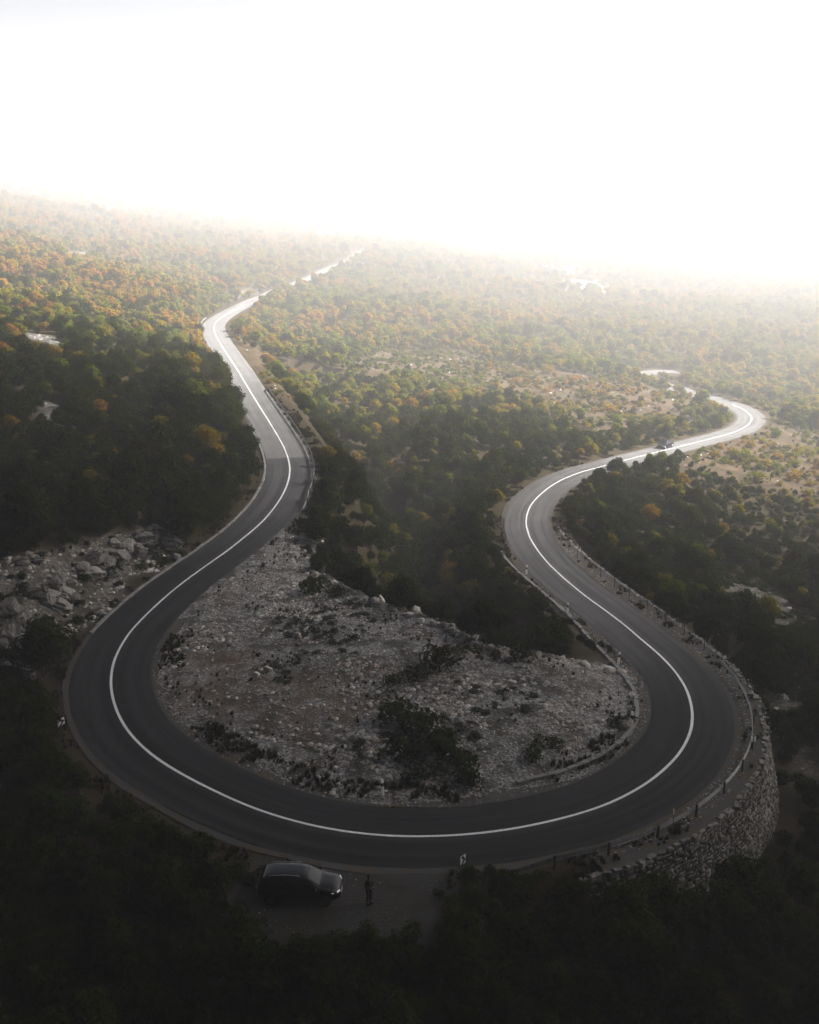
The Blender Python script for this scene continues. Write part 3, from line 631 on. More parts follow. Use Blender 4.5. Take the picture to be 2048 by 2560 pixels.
# the nearest trees, each a thing of its own
def region(x, y):
    d, I, sg = pathdist([x], [y]); I = I[0]; sg = sg[0]
    if y < 52 and x < 8: return 'on the dark slope below the lay-by' if x > -14 else 'in the dark wood at the lower left corner'
    if inpoly(np.array([x]), np.array([y]), RAVINE)[0]: return 'in the hollow between the road arms'
    if sg < 0 and I < s_at(277, 1700)+6 : return 'on the dark slope left of the road'
    if sg < 0 and I < sG: return 'outside the left curve of the bend'
    if sg < 0 and I < sB: return 'below the masonry wall of the bend'
    if sg < 0: return 'on the dark slope right of the road'
    return 'beyond the stony mound'
KN = ['round', 'tall', 'broad', 'full', 'small']
def make_tree(x, y, z, s, k, label, group=None, rz=0, kinds=None):
    e = empty('tree', (x, y, z-.1), rz, label, 'tree', group); e.scale = (s, s, s*1.02)
    for nm, me in (('crown', (kinds or TREES)[k][0]), ('trunk', TREES[k][1])):
        c = bpy.data.objects.new(nm, me); COL.objects.link(c); c.parent = e
    return e
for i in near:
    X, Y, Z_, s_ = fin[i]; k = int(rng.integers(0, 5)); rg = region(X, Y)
    ev = bool(is_shade[i]); ad = 'dark shade-coloured' if ev else 'rusty or yellow green'
    make_tree(X, Y, Z_, s_, k, f'{KN[k]} {ad} tree {rg}', f'{KN[k]} {ad} trees {rg}', float(rng.random()*6.28), SHADE_TREES if ev else TREES)
for (X, Y, s_, k, lb) in ((8.6, 47.0, .62, 1, 'dark shade-coloured tree hiding the left end of the stone wall'), (11.2, 46.6, .80, 0, 'dark shade-coloured tree at the foot of the wall, left of the snow pole'), (14.6, 47.6, .78, 2, 'broad dark shade-coloured tree at the foot of the wall below the snow pole'), (18.4, 50.0, .80, 3, 'dark shade-coloured tree at the foot of the wall, under its lit curve')):
    make_tree(X, Y, zt(X, Y), s_, k, lb, None, X, SHADE_TREES)
# ---- bushes on the open tan ground and the slopes
def pick_pts(n, polys_px, seed, dmin=3.4):
    r = np.random.default_rng(seed); out = []
    for pl in polys_px:
        us = [p[0] for p in pl]; vs = [p[1] for p in pl]; k = 0; t = 0
        while k < n and t < n*30:
            t += 1; u = r.uniform(min(us), max(us)); v = r.uniform(min(vs), max(vs))
            if inpoly(np.array(u), np.array(v), pl): out.append(at(u, v)); k += 1
    return np.array(out)
bp = pick_pts(70, TAN_PX[:2], 5); bd, bI, bs = pathdist(bp[:, 0], bp[:, 1])
bp = bp[bd > 4.5]; rb = np.random.default_rng(5)
for i, p in enumerate(bp):
    s_ = .7+1.5*rb.random()**2
    if covers(p[0], p[1], p[2], s_*.9, s_): continue
    wh = 'left of the small car' if p[0] < 62 else 'right of the far bend'
    e = empty('bush', p-np.array([0, 0, .05]), rb.random()*6.28, f'low round bush on the open tan ground {wh}', 'bush', f'bushes on the tan ground {wh}'); e.scale = (s_,)*3
    c = bpy.data.objects.new('foliage', BUSH[i % 4]); COL.objects.link(c); c.parent = e
# ---- cushions of grey-green scrub on the gravel mound (picture spots)
CU_PX = [[(690,1540),(840,1520),(930,1560),(900,1640),(760,1640),(690,1600)], [(880,1490),(960,1520),(930,1560),(860,1530)], [(1130,1690),(1330,1720),(1330,1790),(1190,1790)], [(1010,1800),(1190,1790),(1220,1850),(1050,1880)], [(880,1830),(1000,1820),(1020,1900),(900,1910)], [(660,1630),(760,1640),(740,1720),(690,1720)]]
CU_N = [46, 12, 20, 18, 14, 12]; k = 0
CLAB = ['upper middle of the stony mound', 'top edge of the stony mound by the crest', 'right part of the stony mound', 'dark middle of the stony mound', 'shaded foot of the stony mound', 'left middle of the stony mound']
for pl, n, lb in zip(CU_PX, CU_N, CLAB):
    for p in pick_pts(n, [pl], 40+k):
        s_ = .35+.6*rb.random(); e = empty('cushion_shrub', p-np.array([0, 0, .03]), rb.random()*6.28, f'small grey green cushion shrub on the {lb}', 'shrub', f'cushion shrubs on the {lb}'); e.scale = (s_*1.25, s_*1.1, s_*.9)
        c = bpy.data.objects.new('foliage', CUSH[k % 3]); COL.objects.link(c); c.parent = e; k += 1
# dark bushes standing on the mound
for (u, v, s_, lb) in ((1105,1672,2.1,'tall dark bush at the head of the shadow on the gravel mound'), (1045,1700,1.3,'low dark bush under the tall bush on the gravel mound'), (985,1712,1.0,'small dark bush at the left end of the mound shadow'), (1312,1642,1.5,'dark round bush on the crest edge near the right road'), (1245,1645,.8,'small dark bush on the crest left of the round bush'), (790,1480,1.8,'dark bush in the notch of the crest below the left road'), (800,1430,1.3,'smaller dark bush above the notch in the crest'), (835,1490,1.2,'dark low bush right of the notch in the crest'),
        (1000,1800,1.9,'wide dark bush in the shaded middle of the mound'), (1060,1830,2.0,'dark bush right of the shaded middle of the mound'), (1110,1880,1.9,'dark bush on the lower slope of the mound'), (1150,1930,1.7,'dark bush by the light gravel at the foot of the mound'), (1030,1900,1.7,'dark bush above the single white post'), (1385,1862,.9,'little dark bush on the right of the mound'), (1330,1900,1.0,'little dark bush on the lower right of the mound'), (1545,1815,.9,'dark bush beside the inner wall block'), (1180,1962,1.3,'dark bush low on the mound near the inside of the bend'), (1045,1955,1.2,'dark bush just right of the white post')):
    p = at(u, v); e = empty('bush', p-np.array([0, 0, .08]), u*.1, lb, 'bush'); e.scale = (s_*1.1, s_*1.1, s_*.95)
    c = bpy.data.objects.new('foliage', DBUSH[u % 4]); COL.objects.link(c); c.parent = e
# ---- stones
def stones(n, xr, yr, test, seed, smin, smax, pw):
    r = np.random.default_rng(seed); x = r.uniform(*xr, n); y = r.uniform(*yr, n); m = test(x, y); x, y = x[m], y[m]; z, d, I, sg, gr, inr = terrain(x, y, True); ok = d > HW+.75
    x, y, z = x[ok], y[ok], z[ok]; s = smin+(smax-smin)*r.random(len(x))**pw*(.6+.8*smooth01(.4, .62, fbm(x/4+77, y/4, 2))); return np.stack([x, y, z-s*.08], 1), s
def t_m(x, y):
    g = inpoly(x, y, GRAVEL); dc = polydist(x, y, CREST); return (g | (dc < 1.2)) & ((fbm(x/5+2, y/5+8, 3) > .40) | (np.random.default_rng(1).random(len(x)) < .35)) & (np.random.default_rng(3).random(len(x)) > .72*soft(x, y, EARTH, 2.2))
p1, s1 = stones(62000, (-26, 27), (53, 114), t_m, 21, .09, .50, 3.2)
p2, s2 = stones(1900, (-16, 20), (70, 113), lambda x, y: polydist(x, y, CREST) < 2.2, 22, .25, .8, 2)
p3, s3 = stones(1500, (26, 60), (66, 140), lambda x, y: soft(x, y, BARE, 1.5) > .4, 23, .15, .7, 2.5)
p4, s4 = stones(30000, (-110, 125), (115, 290), lambda x, y: (soft(x, y, PALE[5:], 1.6) > .4) | ((soft(x, y, TAN, 4) > .5) & (np.random.default_rng(2).random(len(x)) < .10)), 24, .25, 1.0, 2.4)
i6 = np.concatenate([rng.uniform(sW1, sW2, 5200), rng.uniform(s_at(300, 1620), s_at(1400, 1440), 3600)]); o6 = np.concatenate([rng.uniform(-5.4, -3.15, 5200), rng.uniform(3.05, 4.4, 3600)])
p6, n6 = pint(i6); p6 = p6.copy(); p6[:, :2] += n6*o6[:, None]; p6[:, 2] += -.02; s6 = .05+.16*rng.random(len(p6))**3
p7, s7 = stones(1100, (-13, 4), (41, 49.5), lambda x, y: (fbm(x/1.5, y/1.5, 3) > .48) & (np.hypot(x+2.1, y-46.3) > .9), 27, .02, .09, 3)
p5, s5 = stones(9000, (-60, -18), (66, 112), lambda x, y: soft(x, y, OUT, 1.0) > .4, 25, .12, 1.0, 2.6)
pa = np.concatenate([p1, p2, p3, p4, p5, p6, p7]); sa = np.concatenate([s1, s2, s3, s4, s5, s6, s7])
scatter('loose_stones', STONES, pa, sa, rng.random(len(pa))*6.28, rng.integers(0, len(STONES), len(pa)))
# boulders one can tell apart along the crest and the mound
rs = np.random.default_rng(31)
def rock(name, me, p, s, rz, lb, cat, group=None, sq=1.0):
    o = bpy.data.objects.new(name, me); COL.objects.link(o); o.location = p; o.rotation_euler = (rs.normal()*.42, rs.normal()*.42, rz); o.scale = (s, s, s*sq); return tag(o, lb, cat, group)
crp = resample(np.array(CREST), .1)
for k in range(64):
    t = rs.random(); i = int((.16+.84*t)*(len(crp)-1)); p = crp[i]+np.array([rs.normal()*.6, rs.normal()*.7-.2, 0]); z_ = zt(p[0], p[1]); s_ = .45+.75*rs.random()**1.6
    seg = 'left half of the crest of the mound' if i < len(crp)*.5 else 'right half of the crest of the mound'
    rock('boulder', BIGST[k % 6], (p[0], p[1], z_+s_*.08), s_, rs.random()*6.28, f'pale limestone boulder along the {seg}', 'boulder', f'boulders along the {seg}')
for k, (u, v, s_, lb) in enumerate(((1145,1555,1.3,'big pale boulder alone in the shade just beyond the crest'), (748,1592,.8,'pinkish flat stone on the upper left of the mound'), (640,1690,.7,'pale stone lying among the white rubble on the left of the mound'), (670,1677,.9,'white slab in the rubble patch on the left of the mound'), (900,1695,.6,'small white stone in the middle of the gravel'), (1562,1822,1.0,'grey block beside the inner kerb wall'), (1580,1745,.9,'squared grey block on the inner kerb wall line'), (637,1820,.6,'orange stone low on the left of the mound'), (740,1545,.6,'pink stone near the left edge of the gravel'))):
    p = at(u, v); rock('boulder', BIGST[k % 6], (p[0], p[1], p[2]+.1), s_, k*1.3, lb, 'boulder')
# rocky outcrop on the left
OC = [(395,1340,3.2,2.0),(425,1360,2.4,1.5),(365,1355,2.6,1.7),(340,1385,2.8,1.9),(315,1375,2.6,1.6),(290,1395,2.8,1.8),(265,1420,2.4,1.5),(240,1400,2.6,1.5),(230,1440,2.3,1.4),(205,1425,2.2,1.3),(140,1470,2.6,1.5),(165,1490,2.4,1.4),(120,1500,2.8,1.5),(150,1515,2.0,1.1),(90,1490,2.2,1.3),(20,1530,2.8,1.6),(50,1560,2.6,1.5),(15,1590,2.6,1.5),(45,1610,2.4,1.4),(70,1630,2.0,1.2),(450,1325,1.6,1.0),(160,1595,1.6,1.0),(60,1410,1.4,.9),(95,1405,1.2,.8),(440,1400,1.2,.8)]
for a_, b_, n_ in (((15, 1600), (130, 1495), 11), ((130, 1495), (245, 1425), 10), ((245, 1425), (410, 1345), 15), ((60, 1640), (95, 1720), 5)):
    for t_ in np.linspace(0, 1, n_): OC.append((a_[0]+(b_[0]-a_[0])*t_+rs.normal()*11, a_[1]+(b_[1]-a_[1])*t_+rs.normal()*15, 1.1+1.3*rs.random(), .9+.7*rs.random()))
for k, (u, v, s_, h_) in enumerate(OC):
    p = at(u, v); grp = 'upper right end' if u > 330 else ('middle' if u > 180 else 'lower left end')
    rock('rock', ROCKS[k % 6], (p[0], p[1], p[2]+.15), s_*(1.1 if k < 25 else .8), k*2.1, f'grey weathered rock in the {grp} of the outcrop left of the road', 'rock', f'rocks in the {grp} of the left outcrop', h_/s_*1.3)
xo = rng.uniform(-60, -18, 1500); yo = rng.uniform(66, 112, 1500); ko = (soft(xo, yo, OUT, 1.0) > .3) & (rng.random(1500) < .5); xo, yo = xo[ko], yo[ko]; do_ = pathdist(xo, yo)[0]; zo_, xo, yo = terrain(xo, yo)[do_ > 3.8], xo[do_ > 3.8], yo[do_ > 3.8]
xt = rng.uniform(-30, 130, 26000); yt = rng.uniform(150, 330, 26000); kt = (soft(xt, yt, TAN, 6) > .3) & (fbm(xt/7+20, yt/7, 3) > .47); xb = rng.uniform(25, 70, 26000); yb = rng.uniform(60, 145, 26000); kb = (soft(xb, yb, BARE, 2) > .2) & (fbm(xb/5, yb/5+9, 3) > .46) & (rng.random(26000) < .5); xt = np.concatenate([xt, xb]); yt = np.concatenate([yt, yb]); kt = np.concatenate([kt, kb]); xt, yt = xt[kt], yt[kt]; zt_a, dt_ = terrain(xt, yt, True)[:2]; kt = dt_ > 3.9; xt, yt, zt_a = xt[kt], yt[kt], zt_a[kt]
xl = rng.uniform(-26, 14, 2600); yl = rng.uniform(35, 49, 2600); kl = ~((np.abs(xl+3.3) < 1.6+7.0*fbm(xl/2.2+9, yl/2.2, 2)) & (yl > 41.6+4.2*fbm(xl/2.2, yl/2.2, 2))) & (pathdist(xl, yl)[0] > 3.6); xl, yl = xl[kl], yl[kl]
xo, yo, zo_ = np.concatenate([xo, xl]), np.concatenate([yo, yl]), np.concatenate([zo_, terrain(xl, yl)])
P_ = np.concatenate([np.stack([xo, yo, zo_-.1], 1), np.stack([xt, yt, zt_a-.12], 1)]); nP = len(P_)
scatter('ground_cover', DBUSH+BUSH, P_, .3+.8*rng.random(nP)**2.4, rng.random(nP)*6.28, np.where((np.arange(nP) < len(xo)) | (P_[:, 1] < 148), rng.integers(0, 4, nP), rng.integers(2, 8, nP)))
# grass along the edges
gp = []
rg_ = np.random.default_rng(41)
for lo, hi, o0, o1, n in ((sJ-40, sC+70, 3.35, 5.4, 9000), (sJ-20, sC+60, -4.9, -3.45, 4200), (s_at(620, 970), sJ, 3.0, 4.2, 900)):
    S_ = rg_.uniform(lo, hi, n); O_ = rg_.uniform(o0, o1, n); i0 = S_.astype(int); f = (S_-i0)[:, None]; P_ = PATH[i0]*(1-f)+PATH[i0+1]*f; XY = P_[:, :2]+NRM[i0]*O_[:, None]
    k = ~((XY[:, 0] > -8.5) & (XY[:, 0] < 2) & (XY[:, 1] < 49.5)) & (fbm(XY[:, 0]/1.6+5, XY[:, 1]/1.6, 3) > (.50 if lo != sJ-20 else .56))
    if lo == sJ-40: k &= (fbm(S_/14, S_*0, 2) > .42)
    gp.append(np.concatenate([XY[k], np.zeros((k.sum(), 1))], 1))
mx2 = rg_.uniform(-25, 22, 3600); my2 = rg_.uniform(54, 112, 3600); k = inpoly(mx2, my2, GRAVEL) & (fbm(mx2/3+30, my2/3, 3) > .56); dd_ = pathdist(mx2[k], my2[k])[0]; gq = np.stack([mx2[k], my2[k], 0*mx2[k]], 1)[dd_ > 3.6]; gp.append(gq)
gp = np.concatenate(gp); pq = np.array([at(*q) for q in ((1316, 1437), (1418, 1534), (1546, 1661), (1578, 1815), (957.5, 1988))]); gp = gp[np.hypot(gp[:, None, 0]-pq[None, :, 0], gp[:, None, 1]-pq[None, :, 1]-(-.6)).min(1) > 1.3]; gz = terrain(gp[:, 0], gp[:, 1]); gp[:, 2] = gz
scatter('grass', TUFT, gp, .28+.5*rg_.random(len(gp))**2, rg_.random(len(gp))*6.28, rg_.integers(0, 3, len(gp)))
# ------------------------------------------------------------------ masonry retaining wall
def fine(s, o, dz=0):            # position at a fractional path index
    i = int(math.floor(s)); f = s-i; i = min(max(i, 0), NP_-2); p = PATH[i]*(1-f)+PATH[i+1]*f; n = NRM[i]*(1-f)+NRM[i+1]*f; n = n/np.linalg.norm(n)
    return np.array([p[0]+n[0]*o, p[1]+n[1]*o, p[2]+dz])
def top_off(s): return -5.5+.45*float(smooth01(790, 815, s))-.25*float(smooth01(840, 856, s))*(1-float(smooth01(868, 905, s)))+.9*float(smooth01(872, 905, s))
wr = np.random.default_rng(61)
wv, wf, wj = [], [], []
def wpt(s, dep, out=0.0):
    o = top_off(s); bulge = .24*dep+.10*math.sin(s*.5+dep); return fine(s, o-bulge-out, .04-dep)
WS0, WS1 = sW1-2, sW2+6
dep = 0.0; course = 0
while dep < 6.6:
    hgt = wr.uniform(.16, .30); s = WS0+wr.uniform(0, .6)
    while s < WS1:
        ln = wr.uniform(.16, .58)/STEP; s2 = min(s+ln, WS1)
        lim = WALLH[int(min(max(s, 0), NP_-1))]+.7
        if dep < lim:
            j = .02/STEP; a0, a1 = s+j*wr.uniform(.3, 1.6), s2-j*wr.uniform(.3, 1.6); d0, d1 = dep+.02+wr.uniform(0, .05), dep+hgt-.02-wr.uniform(0, .05)
            pr = wr.uniform(.02, .10); b = len(wv); e = .16
            sk = [wr.normal()*.085 for _ in range(8)]
            c = [(a0+sk[0], d0+sk[1]*.7), (a1+sk[2], d0+sk[3]*.7), (a1+sk[4], d1+sk[5]*.7), (a0+sk[6], d1+sk[7]*.7)]; mx_, my_ = sum(q[0] for q in c)/4, sum(q[1] for q in c)/4
            for q in c: wv.append(wpt(q[0], q[1], 0)); wj.append(.55)
            for q in c: wv.append(wpt(q[0]+(mx_-q[0])*e, q[1]+(my_-q[1])*e*1.3, pr*wr.uniform(.7, 1.2))); wj.append(0)
            for k in range(4): wf.append((b+k, b+(k+1) % 4, b+4+(k+1) % 4, b+4+k))
            wf.append((b+4, b+5, b+6, b+7))
        s = s2
    dep += hgt; course += 1
# mortar backing and the level top behind the coping
ss = np.arange(WS0, WS1+.5, 1.0); nd = 8; b = len(wv)
for s in ss:
    H = WALLH[int(s)]+.6
    for k in range(nd): wv.append(wpt(s, H*k/(nd-1), -.01)); wj.append(1)
for r in range(len(ss)-1):
    for k in range(nd-1): wf.append((b+r*nd+k, b+(r+1)*nd+k, b+(r+1)*nd+k+1, b+r*nd+k+1))
wm = np_mesh('face', wv, np.array(wf), mats=[M['wall']]); add_attr(wm, 'joint', wj)
nzz = np.empty(len(wm.polygons)*3); wm.polygons.foreach_get('normal', nzz)
we = empty('retaining_wall', fine(815, -5.2, -1), 0, 'tall rough stone retaining wall carrying the outside of the right bend', 'wall')
fo = bpy.data.objects.new('face', wm); COL.objects.link(fo); fo.parent = we; fo.matrix_parent_inverse = Matrix.Translation(-we.location)
# coping stones, one part
cb = MB(); s = WS0
while s < WS1:
    ln = wr.uniform(.35, .9)/STEP; c0 = fine(s+ln/2, top_off(s)+.10+wr.uniform(-.10, .10), .0+wr.uniform(-.06, .05)); i = int(s); ang = math.atan2(T[i, 1], T[i, 0])
    if wr.random() < .9: cb.box((c0[0], c0[1], c0[2]), (ln*STEP*.96, wr.uniform(.26, .52), wr.uniform(.14, .22)), ang+wr.normal()*.18, taper=.8); s += ln
cbo = cb.build('coping', M['wall'], we); cbo.matrix_parent_inverse = Matrix.Translation(-we.location)
vt = ribbon('wall_top', int(WS0)+2, int(WS1)-2, -3.7, lambda i: top_off(i)+.1, -.03, .05, M['verge'], 6, jitter=.05, seed=66); vt.name = 'earth_top'; vt.parent = we; vt.matrix_parent_inverse = Matrix.Translation(-we.location)
# ------------------------------------------------------------------ low kerb wall on the inside of the right arm
def run_wall(name, s0, s1, off_f, w, top, bot, mat, label, cat):
    mb = MB(); r2 = np.random.default_rng(int(s0)); s = s0
    while s < s1:
        ln = r2.uniform(.7, 1.7)/STEP; e = min(s+ln, s1); w1 = w*r2.uniform(.85, 1.15); tz = top+r2.normal()*.03
        P = []
        for q in (s+.02, e-.02):
            o = off_f(q); P += [fine(q, o, bot), fine(q, o+w1, bot), fine(q, o+w1*.95, tz), fine(q, o+w1*.05, tz+r2.normal()*.015)]
        mb.add(P, [(0, 1, 2, 3), (7, 6, 5, 4), (0, 4, 5, 1), (1, 5, 6, 2), (2, 6, 7, 3), (3, 7, 4, 0)]); s = e
    o = mb.build(name, mat); return tag(o, label, cat)
run_wall('kerb_wall', s_at(1500, 2020)-4, s_at(1345, 1378), lambda s: 4.0+.35*math.sin(s*.13), .34, .16, -1.6, M['concrete'], 'low grey concrete kerb wall edging the inside of the right arm', 'wall')
run_wall('kerb', s_at(718, 1139)-26, s_at(324, 1581), lambda s: -3.32, .28, .10, -.3, M['concrete'], 'pale concrete kerb along the left edge of the left arm', 'kerb')
# ------------------------------------------------------------------ guardrails
def guardrail(s0, s1, off_f, step_m, label, mat='steel', ends=True, height=.74):
    mid = fine((s0+s1)/2, off_f((s0+s1)/2), 0); e = empty('guardrail', mid, 0, label, 'guardrail'); inv = Matrix.Translation(-e.location)
    prof = [(0.0, .0), (.045, .05), (.045, .10), (.0, .145), (.0, .17), (.045, .215), (.045, .265), (0, .31)]     # W beam, towards the road
    sgn = 1 if off_f(s0) < 0 else -1; q = np.arange(s0, s1+.01, .5); V = []; n = len(prof)
    for s in q:
        drop = 0
        if ends: drop = .45*(1-float(smooth01(0, 4, s-s0)))+.12*(1-float(smooth01(0, 2, s1-s)))
        for a, z in prof: V.append(fine(s, off_f(s)+sgn*a, height-.31+z-drop))
        for a, z in prof[::-1]: V.append(fine(s, off_f(s)+sgn*(a-.012), height-.31+z-drop))
    m = 2*n; Fc = [(r*m+k, r*m+(k+1) % m, (r+1)*m+(k+1) % m, (r+1)*m+k) for r in range(len(q)-1) for k in range(m)]
    rail = MB().add(V, Fc, 0, False).build('rail', M[mat], e); rail.matrix_parent_inverse = inv
    s = s0+3.2
    while s < s1-.6:
        p = fine(s, off_f(s)-sgn*.09, 0); i = int(s); ang = math.atan2(T[i, 1], T[i, 0])
        pb = MB().box((0, 0, .27), (.13, .10, 1.1), 0).box((0, 0, .83), (.15, .12, .02), 0)
        po = pb.build('post', M['dark_steel'], e); po.matrix_parent_inverse = inv; po.location = p; po.rotation_euler = (0, 0, ang); s += step_m/STEP
    return e
guardrail(783.0, 828.3, lambda s: -3.98-.12*math.sin((s-783)/45*3.1), 3.0, 'grey steel guardrail around the outside of the right bend')
guardrail(s_at(665, 1040)-30, 677.0, lambda s: 3.15+.45*float(smooth01(668, 677, s)), 4.0, 'thin steel guardrail on the valley side of the left arm')
guardrail(s_at(533, 790)-4, s_at(536, 829)+3, lambda s: -3.35, 4.0, 'short pale guardrail on the outside of the far left bend', ends=False)
# thin fence posts with wire along the outer edge of the right arm
fe = empty('wire_fence', fine(855, -4.3, 0), 0, 'dark thin post and wire fence along the outer edge of the right arm', 'fence'); inv = Matrix.Translation(-fe.location)
tops = []
for s in np.arange(833, 896, 5.6):
    p = fine(s, -4.15+.5*float(smooth01(860, 895, s)), 0); pb = MB().tube([(0, 0, -.2), (0, 0, 1.05)], .035, 6); o = pb.build('post', M['dark_steel'], fe); o.matrix_parent_inverse = inv; o.location = p; tops.append(p)
wb = MB()
for h in (.45, .75, 1.0):
    wb.tube([(p[0], p[1], p[2]+h) for p in tops], .007, 4, cap=False)
wo = wb.build('wire', M['dark_steel'], fe); wo.matrix_parent_inverse = inv
# ------------------------------------------------------------------ white delineator posts
def delineator(p, label, group=None, lean=(0, 0), h=1.12):
    e = empty('delineator_post', p, 0, label, 'post', group); e.rotation_euler = (lean[0], lean[1], math.radians(20))
    def prism(z0, z1, s0=1, s1=1, slant=0):
        out = []; n = 12
        for z, s in ((z0, s0), (z1, s1)):
            for k in range(n):
                a = 2*math.pi*k/n; x = .10*math.cos(a)*s; y = .09*math.sin(a)*s; out.append((x, y, z+slant*x))
        return out, [(k, (k+1) % n, n+(k+1) % n, n+k) for k in range(n)]+[tuple(range(n-1, -1, -1)), tuple(range(n, 2*n))]
    MB().add(*prism(-.25, h*.60, 1, 1)).build('post', M['white'], e)
    MB().add(*prism(h*.60+.001, h*.80, 1.02, 1.02)).build('black_band', M['black'], e)
    MB().add(*prism(h*.80+.001, h, 1, .86)).build('cap', M['white'], e)
    MB().box((0, -.095, h*.70), (.045, .012, .14)).build('reflector', M['red'], e)
    return e
for (u, v, lb) in ((1316, 1437, 'white roadside post with black band, farthest up the right arm'), (1418, 1534, 'white roadside post with black band, second down the right arm'), (1546, 1661, 'white roadside post beside the brown grass at the kerb wall'), (1578, 1815, 'white roadside post nearest the block at the kerb wall end'), (957.5, 1988, 'white post with black band alone at the foot of the mound')):
    p = at(u, v); delineator(p, lb, lean=(.02, -.05 if u < 1000 else .03))
# ------------------------------------------------------------------ signs
def board_sign(p, dirv, w, h, zc, label, pattern, pole_front=False, pole_h=None, name='chevron_sign'):
    ang = math.atan2(dirv[1], dirv[0]); e = empty(name, p, ang, label, 'sign')
    MB().box((0, 0, zc), (w, .025, h)).build('board', M['white'], e)
    if pattern == 'chevron':          # black chevron pointing along +x of the board
        y = -.0155; a = w/2*.98; b = h/2*.98; t = w*.44
        mb = MB()
        for sgn in (1, -1):
            P = [(-a, sgn*b), (-a+t, sgn*b), (a, 0), (a-t, 0)]
            vs = [(x, y-.003, zc+z) for x, z in P]+[(x, y, zc+z) for x, z in P]
            mb.add(vs, [(0, 1, 2, 3) if sgn < 0 else (3, 2, 1, 0), (0, 4, 5, 1), (1, 5, 6, 2), (3, 7, 4, 0)])
        mb.build('arrow', M['black'], e)
    py = -.05 if pole_front else .045
    MB().tube([(0, py, -.3), (0, py, pole_h or zc+h*.45)], .038, 10).build('pole', M['dark_steel'], e)
    if pole_front: MB().tube([(0, py, pole_h), (0, py, pole_h+.09)], [.075, .06], 10).build('cap', M['black'], e)
    return e
p = fine(744, -3.95, -.05); board_sign(p, (.38, .92), .63, .5, .95, 'small white board with black chevron at the outside of the left curve', 'chevron')
p = at(1157, 2178); board_sign((p[0], p[1], p[2]), (.70, .72), .40, .55, .72, 'greyish chevron board by the road where the guardrail begins', 'chevron')
p = fine(810, -4.22, 0); board_sign(p, (1, .10), .34, .46, .80, 'small white board behind a dark post on the right guardrail', None, True, 1.02, 'marker_board')
p = fine(795, -4.62, 0); e = empty('snow_pole', p, 0, 'thin dark pole leaning beside a guardrail post at the wall top', 'pole'); e.rotation_euler = (.04, -.05, 0)
MB().tube([(0, 0, -.2), (0, 0, 1.55)], .022, 7).build('shaft', M['dark_steel'], e); MB().tube([(0, 0, 1.56), (0, 0, 1.95)], .022, 7).build('reflective_band', M['white'], e); MB().tube([(0, 0, .0), (0, 0, .5)], .026, 7).build('red_band', M['red'], e)
# ------------------------------------------------------------------ cars
M['car_black'] = simple('black_paint', (.006, .006, .007), .45, var=.05, coat=.1, spec=.25); M['car_blue'] = simple('dark_blue_paint', (.004, .009, .015), .55, var=.05, coat=0, spec=.12)
M['glass'] = simple('tinted_glass', (.010, .012, .014), .25, var=.02, spec=.25); M['glass_blue'] = simple('bluish_glass', (.012, .02, .023), .3, var=.02, spec=.2)  # second glass is slightly bluer than the first
M['tyre'] = simple('tyre_rubber', (.018, .018, .018), .9); M['rim_dark'] = simple('dark_rim', (.05, .05, .052), .5, .6); M['rim_silver'] = simple('silver_rim', (.62, .63, .65), .35, .8)
M['chrome'] = simple('brushed_chrome', (.55, .55, .56), .3, .9); M['lamp'] = simple('headlamp_lens', (.7, .7, .7), .15, emis=((1, .98, .95), .05)); M['lamp_off'] = simple('clear_lens', (.55, .56, .58), .15); M['tail'] = simple('tail_lens', (.22, .01, .01), .2); M['plate'] = simple('number_plate', (.72, .72, .70), .5, var=.03)
